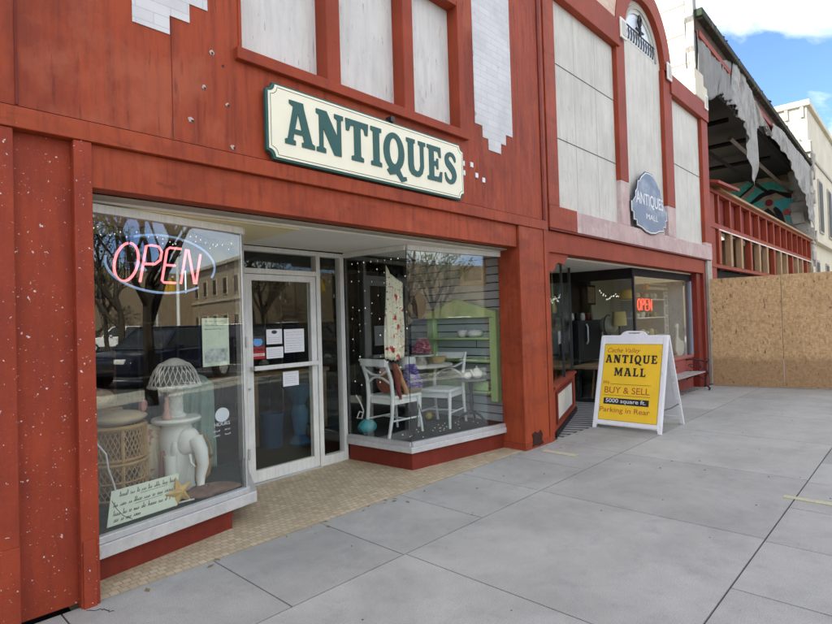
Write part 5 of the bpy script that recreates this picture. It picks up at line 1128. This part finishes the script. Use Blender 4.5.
wm = MB(); bm_ = MB(); rr = random.Random(5)
for k in range(16):
    x = rr.uniform(3.0,4.6); y = rr.uniform(5.4,6.2); z = rr.uniform(1.75,2.2); wm.tube([(x,y,2.8),(x,y,z)], .0015, 4); bm_.ball((x,y,z), .012, 6, (1,1,2.2))
part('wire', wm, M['iron'], hl); part('bulbs', bm_, surf('dull_bulb', (.6,.6,.5), .1, 5, .4, 0), hl)['kind'] = 'stuff'
mb_cols = [(.25,.12,.05), (.10,.12,.10), (.30,.24,.14), (.08,.10,.16), (.22,.06,.05)]
for k in range(9):
    x = 2.2+.38*k; hh = [1.9,1.3,1.6,2.0,1.1,1.7,1.4,2.1,1.5][k]
    tag(part('shelf_unit', MB().box(x, x+.34, 7.8+.2*(k % 3), 8.2+.2*(k % 3), 0, .05).box(x,x+.03,7.8+.2*(k % 3),8.2+.2*(k % 3),.05,hh).box(x+.31,x+.34,7.8+.2*(k % 3),8.2+.2*(k % 3),.05,hh).box(x+.03,x+.31,7.8+.2*(k % 3),8.2+.2*(k % 3),hh*.5,hh*.5+.03).box(x+.03,x+.31,7.8+.2*(k % 3),8.2+.2*(k % 3),hh-.03,hh), surf('shelf_wood%d' % k, mb_cols[k % 5], .3, 5, .7, .1)), '%s dim shelf unit from the left, deep in the shop behind the door' % ['first','second','third','fourth','fifth','sixth','seventh','eighth','ninth'][k], 'shelf', 'shelf units deep inside the shop')

# ================================================================ shop B contents
sf = thing('display_shelf', 'white open shelves of crockery in the far shop window', 'shelf', (11.2,4.2,.66))
for z in (1.06,1.42,1.78): part('shelf_board', MB().box(10.35,11.9,4.05,4.40,z,z+.02), M['white_paint'], sf)
for x in (11.78,11.92): part('upright', MB().box(x,x+.03,4.05,4.08,.67,1.95), M['white_paint'], sf)
for z in (.85,1.05,1.25,1.45,1.65,1.85): part('rung', MB().box(11.81,11.92,4.055,4.075,z,z+.03), M['white_paint'], sf)
rr = random.Random(9)
for z in (1.081,1.441,1.801):
    for k in range(6):
        x = 10.5+k*.22; s = rr.uniform(.03,.06); c = rr.choice([(.5,.45,.3),(.06,.04,.04),(.35,.38,.3),(.6,.6,.5),(.25,.3,.12)])
        nth = ['leftmost', 'second', 'third', 'fourth', 'fifth', 'rightmost'][k]; tag(part('crockery', MB().lathe([(s*.6,0),(s,s),(s*.9,s*1.8),(s*.4,s*2.2)], (x,4.2,z), 14), surf('crock%d%d' % (int(z*10), k), c, .1, 8, .5, 0), smooth=True), '%s crockery piece on the %s white shelf in the far shop window' % (nth, {1.081: 'lowest', 1.441: 'middle', 1.801: 'top'}[z]), 'crockery', 'crockery on the white shelves')
n2 = thing('neon_sign', 'small red neon OPEN sign in the far shop window', 'neon sign', (9.6,3.70,1.63))
def fp(u, v): return (9.44+u, 3.70, 1.57+v)
for nm, stx in (('letter_o', [(.09+.07*cos(rad(a)), .10+.095*sin(rad(a))) for a in range(0,361,20)]), ('letter_p', [(.21,0),(.21,.195),(.30,.195),(.33,.15),(.30,.10),(.22,.10)]), ('letter_e', [(.50,.195),(.39,.195),(.39,0),(.50,0)]), ('letter_e', [(.39,.10),(.48,.10)]), ('letter_n', [(.57,0),(.57,.195),(.70,0),(.70,.195)])):
    part(nm, MB().tube([fp(a*.92, b) for a, b in stx], .010, 6), rod, n2, smooth=True)
part('backing', MB().box(9.44,10.16,3.72,3.725,1.54,1.80), M['black'], n2)
gs = tag(part('goose_cutout', MB().prism([(11.47,0.64),(11.64,0.64),(11.80,0.72),(11.86,0.84),(11.80,0.94),(11.64,0.96),(11.52,1.04),(11.51,1.16),(11.55,1.24),(11.52,1.30),(11.45,1.29),(11.38,1.23),(11.44,1.22),(11.43,1.06),(11.38,0.92),(11.36,0.76)], (0,3.72,0), (1,0,0), (0,0,1), (0,.03,0)), M['white_paint'], bevel=.006), 'white wooden goose cutout in the far shop window above the bench', 'goose cutout')
tag(part('brown_basket', blob((11.0,3.85,.78), .16, 4, .2, 20, (1.2,.8,.7)), surf('brown_basket', (.22,.12,.06), .3, 14, .8, .3), smooth=True), 'brown bundle under the goose in the far shop window', 'basket')
gl_ = thing('globe', 'pale globe in a dark ring stand behind the far shop side glass', 'globe', (9.7,4.6,1.2))
part('ball', MB().ball((9.95,4.45,1.32), .17, 24), surf('pale_globe', (.45,.45,.34), .2, 5, .5, 0), gl_, smooth=True)
part('ring', MB().tube([(9.95+.19*cos(rad(a)),4.45,1.32+.19*sin(rad(a))) for a in range(0,360,12)], .01, 6, closed=True), M['iron'], gl_, smooth=True)
part('stand', MB().lathe([(.14,.66),(.12,.70),(.03,.76),(.025,1.12)], (9.95,4.45,0), 16), M['iron'], gl_, smooth=True)
lp = thing('table_lamp', 'table lamp with yellow drum shade beside the globe', 'lamp', (9.9,4.2,.66))
part('shade', MB().lathe([(.12,1.30),(.13,1.31),(.115,1.56),(.11,1.56)], (9.85,4.2,0), 24), surf('yellow_shade', (.55,.44,.18), .1, 5, .8, 0), lp, smooth=True)
part('base', MB().lathe([(.09,.66),(.05,.72),(.06,.9),(.02,1.0),(.015,1.45)], (9.85,4.2,0), 16), M['iron'], lp, smooth=True)
tag(part('hanging_shade', MB().lathe([(.10,1.78),(.13,1.80),(.12,1.95),(.03,2.0)], (10.2,4.2,0), 24), surf('amber_shade', (.50,.34,.08), .1, 5, .6, 0), smooth=True), 'amber hanging shade above the small neon sign', 'lamp shade')
pc = thing('picture', 'small dark framed picture on the far shop wall left of the neon sign', 'picture', (10.4,5.0,1.9))
part('frame', MB().box(10.35,10.72,5.05,5.075,1.72,2.12), M['dark'], pc); part('image', MB().box(10.39,10.68,5.045,5.0495,1.76,2.08), surf('brown_picture', (.28,.20,.12), .5, 10, .6, 0), pc)
st2 = thing('wall_sign', 'cream and orange price rail near the top of the far shop window', 'rail', (11.2,4.0,2.05))
part('rail', MB().box(10.7,11.8,4.0,4.04,1.98,2.03), surf('cream_rail', (.62,.56,.42), .1, 5, .6, 0), st2); part('rail', MB().box(10.7,11.8,4.0,4.04,2.07,2.11), surf('cream_rail2', (.62,.56,.42), .1, 5, .6, 0), st2); part('end_block', MB().box(10.62,10.74,3.98,4.03,1.96,2.10), surf('orange_block', (.65,.32,.06), .1, 5, .6, 0), st2)
fl = thing('light_string', 'white string lights swagged inside the far shop', 'string lights', (10,4.6,2.0))
P = [(9.5+.25*i, 4.4+.02*i, 2.0-.12*abs(sin(i*.9))) for i in range(9)]; lights(fl, P, 3, 30, .10, .008)
cb = thing('dark_cabinet', 'black cabinet with two bright handles seen through the far shop side glass', 'cabinet', (10.0,4.95,0))
part('carcass', MB().box(9.35,10.55,4.75,5.15,.66,1.42), M['black'], cb, bevel=.01)
for x_ in (9.37, 10.45): part('leg', MB().box(x_, x_+.08, 4.78, 4.86, 0, .66), M['black'], cb)
for x in (9.62,10.22): part('handle', MB().tube([(x,4.73,.98),(x,4.70,1.03),(x,4.70,1.30),(x,4.73,1.35)], .016, 6), M['alum'], cb, smooth=True)
for k, (nm_, m_) in enumerate((('white jar leftmost on the black cabinet', 'white_paint'), ('dark jar second from the left on the black cabinet', 'dark'), ('cream jar in the middle of the black cabinet', 'soffit'), ('dark jar right of the cream jar on the black cabinet', 'jamb_red'), ('grey jar rightmost on the black cabinet', 'beige'))):
    tag(part('jar', MB().lathe([(.04,0),(.05,.04),(.045,.11),(.025,.14)], (9.48+k*.22,4.95,1.421), 14), M[m_], smooth=True), nm_, 'jar')
orw = surf('orange_wood', (.40,.19,.07), .2, 5, .5, .1)
td = thing('side_table', 'small orange wood side table in the far shop entry behind the low red wall', 'table', (9.35,4.35,0))
part('table_top', MB().lathe([(0,.56),(.26,.56),(.26,.59),(0,.59)], (9.40,4.32,0), 28), orw, td, smooth=True)
for k in range(4): part('leg', MB().tube([(9.40+.16*cos(k*1.57+.6),4.32+.16*sin(k*1.57+.6),.56),(9.40+.22*cos(k*1.57+.6),4.32+.22*sin(k*1.57+.6),0)], .018, 6), orw, td)
fs = thing('floor_stand', 'thin black metal stand beside the orange side table', 'stand', (9.45,3.95,0))
part('pole', MB().tube([(9.45,3.95,0),(9.45,3.95,.9)], .012, 6), M['iron'], fs); part('base', MB().lathe([(.12,0),(.10,.03),(.02,.05)], (9.45,3.95,0), 16), M['iron'], fs)
for k, (x, y, z, r, h, c, lb) in enumerate([(10.6,3.95,.62,.11,.30,(.30,.16,.07),'brown jug on the floor of the far shop window'),(10.25,3.95,.62,.09,.22,(.12,.20,.10),'dark green jar beside the brown jug in the far shop window'),(9.95,3.9,.62,.07,.34,(.45,.36,.20),'tall tan bottle leftmost of the floor wares in the far shop window'),(11.45,4.0,.62,.12,.20,(.40,.13,.07),'round red pot under the white shelves in the far shop window')]):
    tag(part('pottery', MB().lathe([(r*.6,z),(r,z+h*.3),(r*.95,z+h*.6),(r*.4,z+h*.85),(r*.5,z+h),(r*.35,z+h)], (x,y,0), 18), surf('glaze%d' % k, c, .2, 8, .4, 0), smooth=True), lb, 'pottery')
# plant behind the small window
pt = thing('potted_plant', 'leafy plant in a pot behind the narrow side window by the red corner pilaster', 'plant', (6.6,4.1,.6))
part('pot', MB().lathe([(.10,.62),(.13,.66),(.15,.86),(.14,.86),(.12,.66)], (6.62,4.05,0), 20), surf('grey_pot', (.3,.3,.28), .1, 5, .6, 0), pt, smooth=True)
part('stand', MB().box(6.45,6.80,3.90,4.20,0,.62), M['dark'], pt)
mb = MB(); q = random.Random(2)
for i in range(90):
    a = q.uniform(0,6.28); e = q.uniform(.2,1.3); L_ = q.uniform(.15,.38); d = Vector((cos(a)*cos(e), sin(a)*cos(e), sin(e))); p = Vector((6.62,4.05,.86)); w_ = Vector((-sin(a),cos(a),0))*.018
    m1 = p+d*L_*.6; t_ = p+d*L_+Vector((0,0,-.06)); mb.add([p, m1+w_, t_, m1-w_], [(0,1,2,3)])
part('leaves', mb, surf('leaf_green', (.09,.16,.05), .3, 9, .6, 0), pt)['kind'] = 'stuff'
tag(part('price_card', MB().wallseg(on(KA,KB,.40), on(KA,KB,.50), 1.12, 1.30, .04, .044), M['paper']), 'white card with dark spots in the narrow side window', 'card')
tag(part('gold_chime', MB().lathe([(.0,1.55),(.05,1.56),(.06,1.62),(.03,1.72),(.012,1.85),(.004,2.2)], (7.15,4.02,0), 14), surf('gold_chime', (.50,.42,.12), .1, 5, .4, 0, metal=.6), smooth=True), 'gold teardrop chime hanging behind the narrow side window', 'chime')

# ================================================================ across the street (seen in the window glass)
def building(name, label, a, b, depth, h, m, bays, storeys=2, win=(1.3, 1.9), group=None):
    a = Vector((a[0],a[1],0)); b = Vector((b[0],b[1],0)); d = (b-a); L_ = d.length; d.normalize(); n = Vector((-d.y, d.x, 0))   # n points away from the street side
    t = thing(name, label, 'building', a+d*L_/2)
    part('wall', MB().wallseg(a, b, -.2, h, 0, depth), m, t)
    part('cornice', MB().wallseg(a, b, h-.55, h-.1, -.35, -.001), M['cream'], t, bevel=.05)
    part('string_course', MB().wallseg(a, b, h*.5-.15, h*.5+.1, -.12, -.001), M['cream'], t)
    wg = glazed
    for i in range(bays):
        s = L_*(i+.5)/bays
        for k in range(storeys):
            z = 1.0+k*h/storeys*.95; p = a+d*(s-win[0]/2); q = a+d*(s+win[0]/2)
            f_ = part('window', MB().wallseg(a+d*(s-win[0]/2-.12), a+d*(s+win[0]/2+.12), z-.12, z+win[1]+.12, -.06, -.001), M['cream2'], t)
            part('pane', MB().wallseg(p, q, z, z+win[1], -.075, -.061), wg, f_)
    return t
glazed = flat('dark_street_pane', (.03,.035,.04), .12)
building('office_building', 'long beige two storey building across the car park', (45,-27.5), (79,-82.5), 18, 9.6, M['beige_brick'], 16)
building('store_row', 'low brown shop row far across the street', (-60,-34), (-6,-34), 12, 6.5, surf('brown_block', (.28,.19,.14), .1, 1, .8, .1), 10, 1)
building('store_row', 'pale shop row far beyond the parked cars', (20,-64), (62,-64), 12, 9, surf('grey_block', (.27,.21,.15), .1, 1, .8, .1), 14, 2)

building('store_row', 'made-up tall tan shop row blocking sky in the far window reflections', (66,-23), (150,-23), 14, 15, surf('tan_block', (.24,.19,.13), .1, 1, .8, .1), 14, 3)  # added row that keeps bright sky out of the far shop window's reflection
def tree(loc, h, seed, label, leaves=900, leafm=None, tr=.16):
    t = thing('street_tree', label, 'tree', loc); q = random.Random(seed); tm = MB(); lf = MB(); base = Vector(loc)
    def grow(p, d, L_, r, lv):
        k = 5; pts = [p]; dd = d.copy()
        for i in range(k):
            dd = (dd+Vector((q.uniform(-.18,.18), q.uniform(-.18,.18), q.uniform(-.05,.12)))).normalized(); pts.append(pts[-1]+dd*L_/k)
        tm.tube(pts, [r*(1-.45*i/k) for i in range(k+1)], 6 if lv < 2 else 4)
        if lv >= 4:
            for _ in range(max(1, leaves//250)):
                c = pts[q.randrange(2,6)]+Vector((q.uniform(-.15,.15),)*3); s = q.uniform(.05,.10); e1 = Vector((q.uniform(-1,1),q.uniform(-1,1),q.uniform(-1,1))).normalized()*s; e2 = e1.orthogonal().normalized()*s*.6
                lf.add([c-e1, c+e2, c+e1, c-e2], [(0,1,2,3)])
            return
        for i in range(3 if lv else 5):
            a = q.uniform(0, 6.28); s = q.uniform(.45, .9); nd = (dd+Vector((cos(a), sin(a), q.uniform(-.1,.5)))*s).normalized()
            grow(pts[q.randrange(3, 6)], nd, L_*q.uniform(.62,.8), r*.52, lv+1)
    grow(base-Vector((0,0,.15)), Vector((0,0,1)), h*.36, tr, 0)
    part('branches', tm, bark, t, smooth=True)
    if lf.v: part('leaves', lf, leafm, t)['kind'] = 'stuff'
    return t
bark = surf('dark_bark', (.055,.045,.035), .3, 6, .9, .3, 20); budg = surf('spring_leaf', (.11,.12,.035), .3, 5, .7, 0)
for loc, h, sd_, lab, lv in (((6.9,-2.2,0),7.5,3,'bare dark tree on the near pavement',250), ((11.0,-13,-.15),9,13,'leafy tree left of the parked cars',2000), ((24,-30,-.15),9,19,'tree in the middle of the car park',1500), ((13.0,-10.5,-.15),8.5,23,'dense budding tree by the far kerb',2200), ((22,-22,-.15),9,29,'tree left of the silver car',1600), ((32,-42,-.15),10,31,'tall tree before the grey block',2000), ((9.5,-12,-.15),9,37,'budding tree behind the navy car',2200), ((42,-50,-.15),11,41,'tall spreading tree far across the car park',2000)):
    tree(loc, h, sd_, lab, lv, budg, .15 if loc[1] < -3 else .13)
def car(name, label, cat, loc, rz, L_, W_, H_, hood, paint, kind='suv'):
    t = thing(name, label, cat, loc, rz); w = W_/2; gh = .33*H_ if kind != 'pickup' else .36*H_
    bz = H_*.62
    if kind == 'pickup': prof = [(0,.45),(0,.95),(.05,1.05),(1.9,1.12),(1.95,1.12),(2.05,1.12),(4.1,1.15),(L_-.05,1.15),(L_,1.1),(L_,.5),(L_-.3,.4),(.3,.38)]
    else: prof = [(0,.40),(.02,.75),(.15,.88),(hood*.5,1.0*H_/1.7),(hood,bz),(L_-.4,bz+.05),(L_-.05,bz-.05),(L_,.6),(L_-.05,.42),(.3,.34)]
    part('body', MB().prism(prof, (0,-w,0), (1,0,0), (0,0,1), (0,2*w,0)), paint, t, local=True, bevel=.07, seg=3, smooth=True)
    x0, x1, x2, x3 = (hood+.02, hood+.75, 3.9, 4.05) if kind == 'pickup' else (hood-.05, hood+.75, L_-.75, L_-.15)
    z0 = bz if kind != 'pickup' else 1.12; z1 = H_
    lo = [(x0,-w+.06,z0),(x3,-w+.06,z0),(x3,w-.06,z0),(x0,w-.06,z0)]; hi = [(x1,-w+.22,z1),(x2,-w+.22,z1),(x2,w-.22,z1),(x1,w-.22,z1)]
    part('cabin_glass', MB().hexa(lo, hi), glazed, t, local=True, bevel=.06, seg=3, smooth=True)
    part('roof', MB().box(x1-.02,x2+.02,-w+.20,w-.20,z1-.015,z1+.035), paint, t, local=True, bevel=.03)
    for f_ in (0,.5,1):
        mbp = MB()
        for s in (-1,1):
            xa = x0+(x3-x0)*(f_*.98+.01); xb = x1+(x2-x1)*f_; mbp.tube([(xa,s*(w-.055),z0),(xb,s*(w-.215),z1)], .045, 6)
        part('pillar', mbp, paint, t, local=True)
    for x in (.85, L_-.95):
        for s in (-1,1):
            o = part('wheel', MB().add(*cylY(x, s*(w-.02), .34, .34, .22)), M['black'], t, local=True, bevel=.03)
            part('rim', MB().add(*cylY(x, s*(w+.005), .34, .21, .19)), M['alum'], o, local=True)
    for s in (-1,1):
        part('headlight', MB().box(-.01,.22,s*(w-.40)-.17,s*(w-.40)+.17,.70,.84), surf('lamp_lens', (.7,.7,.7), .1, 5, .15, 0), t, local=True, bevel=.04)
        part('mirror', MB().box(x0+.5,x0+.68,s*(w+.05)-.09,s*(w+.05)+.09,z0,z0+.14), paint, t, local=True, bevel=.03)
    part('grille', MB().box(-.02,.03,-.38,.38,.52,.72), M['black'], t, local=True)
    return t
def cylY(x, y, z, r, wd, n=28):
    V = [(x+r*cos(2*pi*i/n), y-wd/2, z+r*sin(2*pi*i/n)) for i in range(n)]+[(x+r*cos(2*pi*i/n), y+wd/2, z+r*sin(2*pi*i/n)) for i in range(n)]
    return V, [tuple(range(n))[::-1], tuple(range(n,2*n))]+[(i,(i+1) % n,n+(i+1) % n,n+i) for i in range(n)]
navy = flat('navy_car_paint', (.006,.009,.022), .18); wcar = flat('white_car_paint', (.75,.76,.78), .25); silv = flat('silver_car_paint', (.42,.44,.46), .25, metal=.4)
car('parked_suv', 'dark navy SUV parked by the kerb', 'car', (9.4,-6.7,-.145), rad(-4), 4.7, 1.9, 1.68, 1.25, navy)
car('parked_suv', 'second dark SUV parked farther along', 'car', (16.5,-10.6,-.145), rad(-8), 4.8, 1.9, 1.7, 1.25, navy)
car('parked_car', 'silver car beyond the dark SUV', 'car', (21,-17.5,-.145), rad(10), 4.6, 1.8, 1.45, 1.3, silv)
car('pickup_truck', 'white pickup truck in the car park', 'truck', (27.5,-31.5,-.145), rad(40), 5.8, 2.0, 1.85, 1.35, wcar, 'pickup')
car('parked_van', 'white SUV near the beige building', 'car', (33.5,-26.5,-.145), rad(47), 4.9, 1.95, 1.8, 1.2, wcar)
lpst = thing('lamp_post', 'white lamp post in front of the long beige building across the car park', 'lamp post', (43.5,-38,-.14))
part('pole', MB().tube([(43.5,-38,-.14),(43.5,-38,9.0)], .17, 10), M['white_paint'], lpst, smooth=True); part('base', MB().lathe([(.35,-.14),(.3,.2),(.2,.5)], (43.5,-38,0), 14), M['white_paint'], lpst)
part('lamp_head', MB().lathe([(.17,9.0),(.45,9.3),(.4,10),(.05,10.2)], (43.5,-38,0), 14), M['white_paint'], lpst, smooth=True)
ts = thing('traffic_light', 'yellow traffic signals hung on a mast arm over the junction', 'traffic light', (36,-33,-.14))
part('mast', MB().tube([(36,-33,-.14),(36,-33,5.0),(30,-25,5.3)], .09, 8), M['alum'], ts, smooth=True)
for x, y in ((30.3,-25.4),(31.8,-27.4)): part('signal_head', MB().box(x-.16,x+.16,y-.16,y+.16,4.1,5.2), flat('signal_yellow', (.62,.36,.03), .5), ts, bevel=.03)
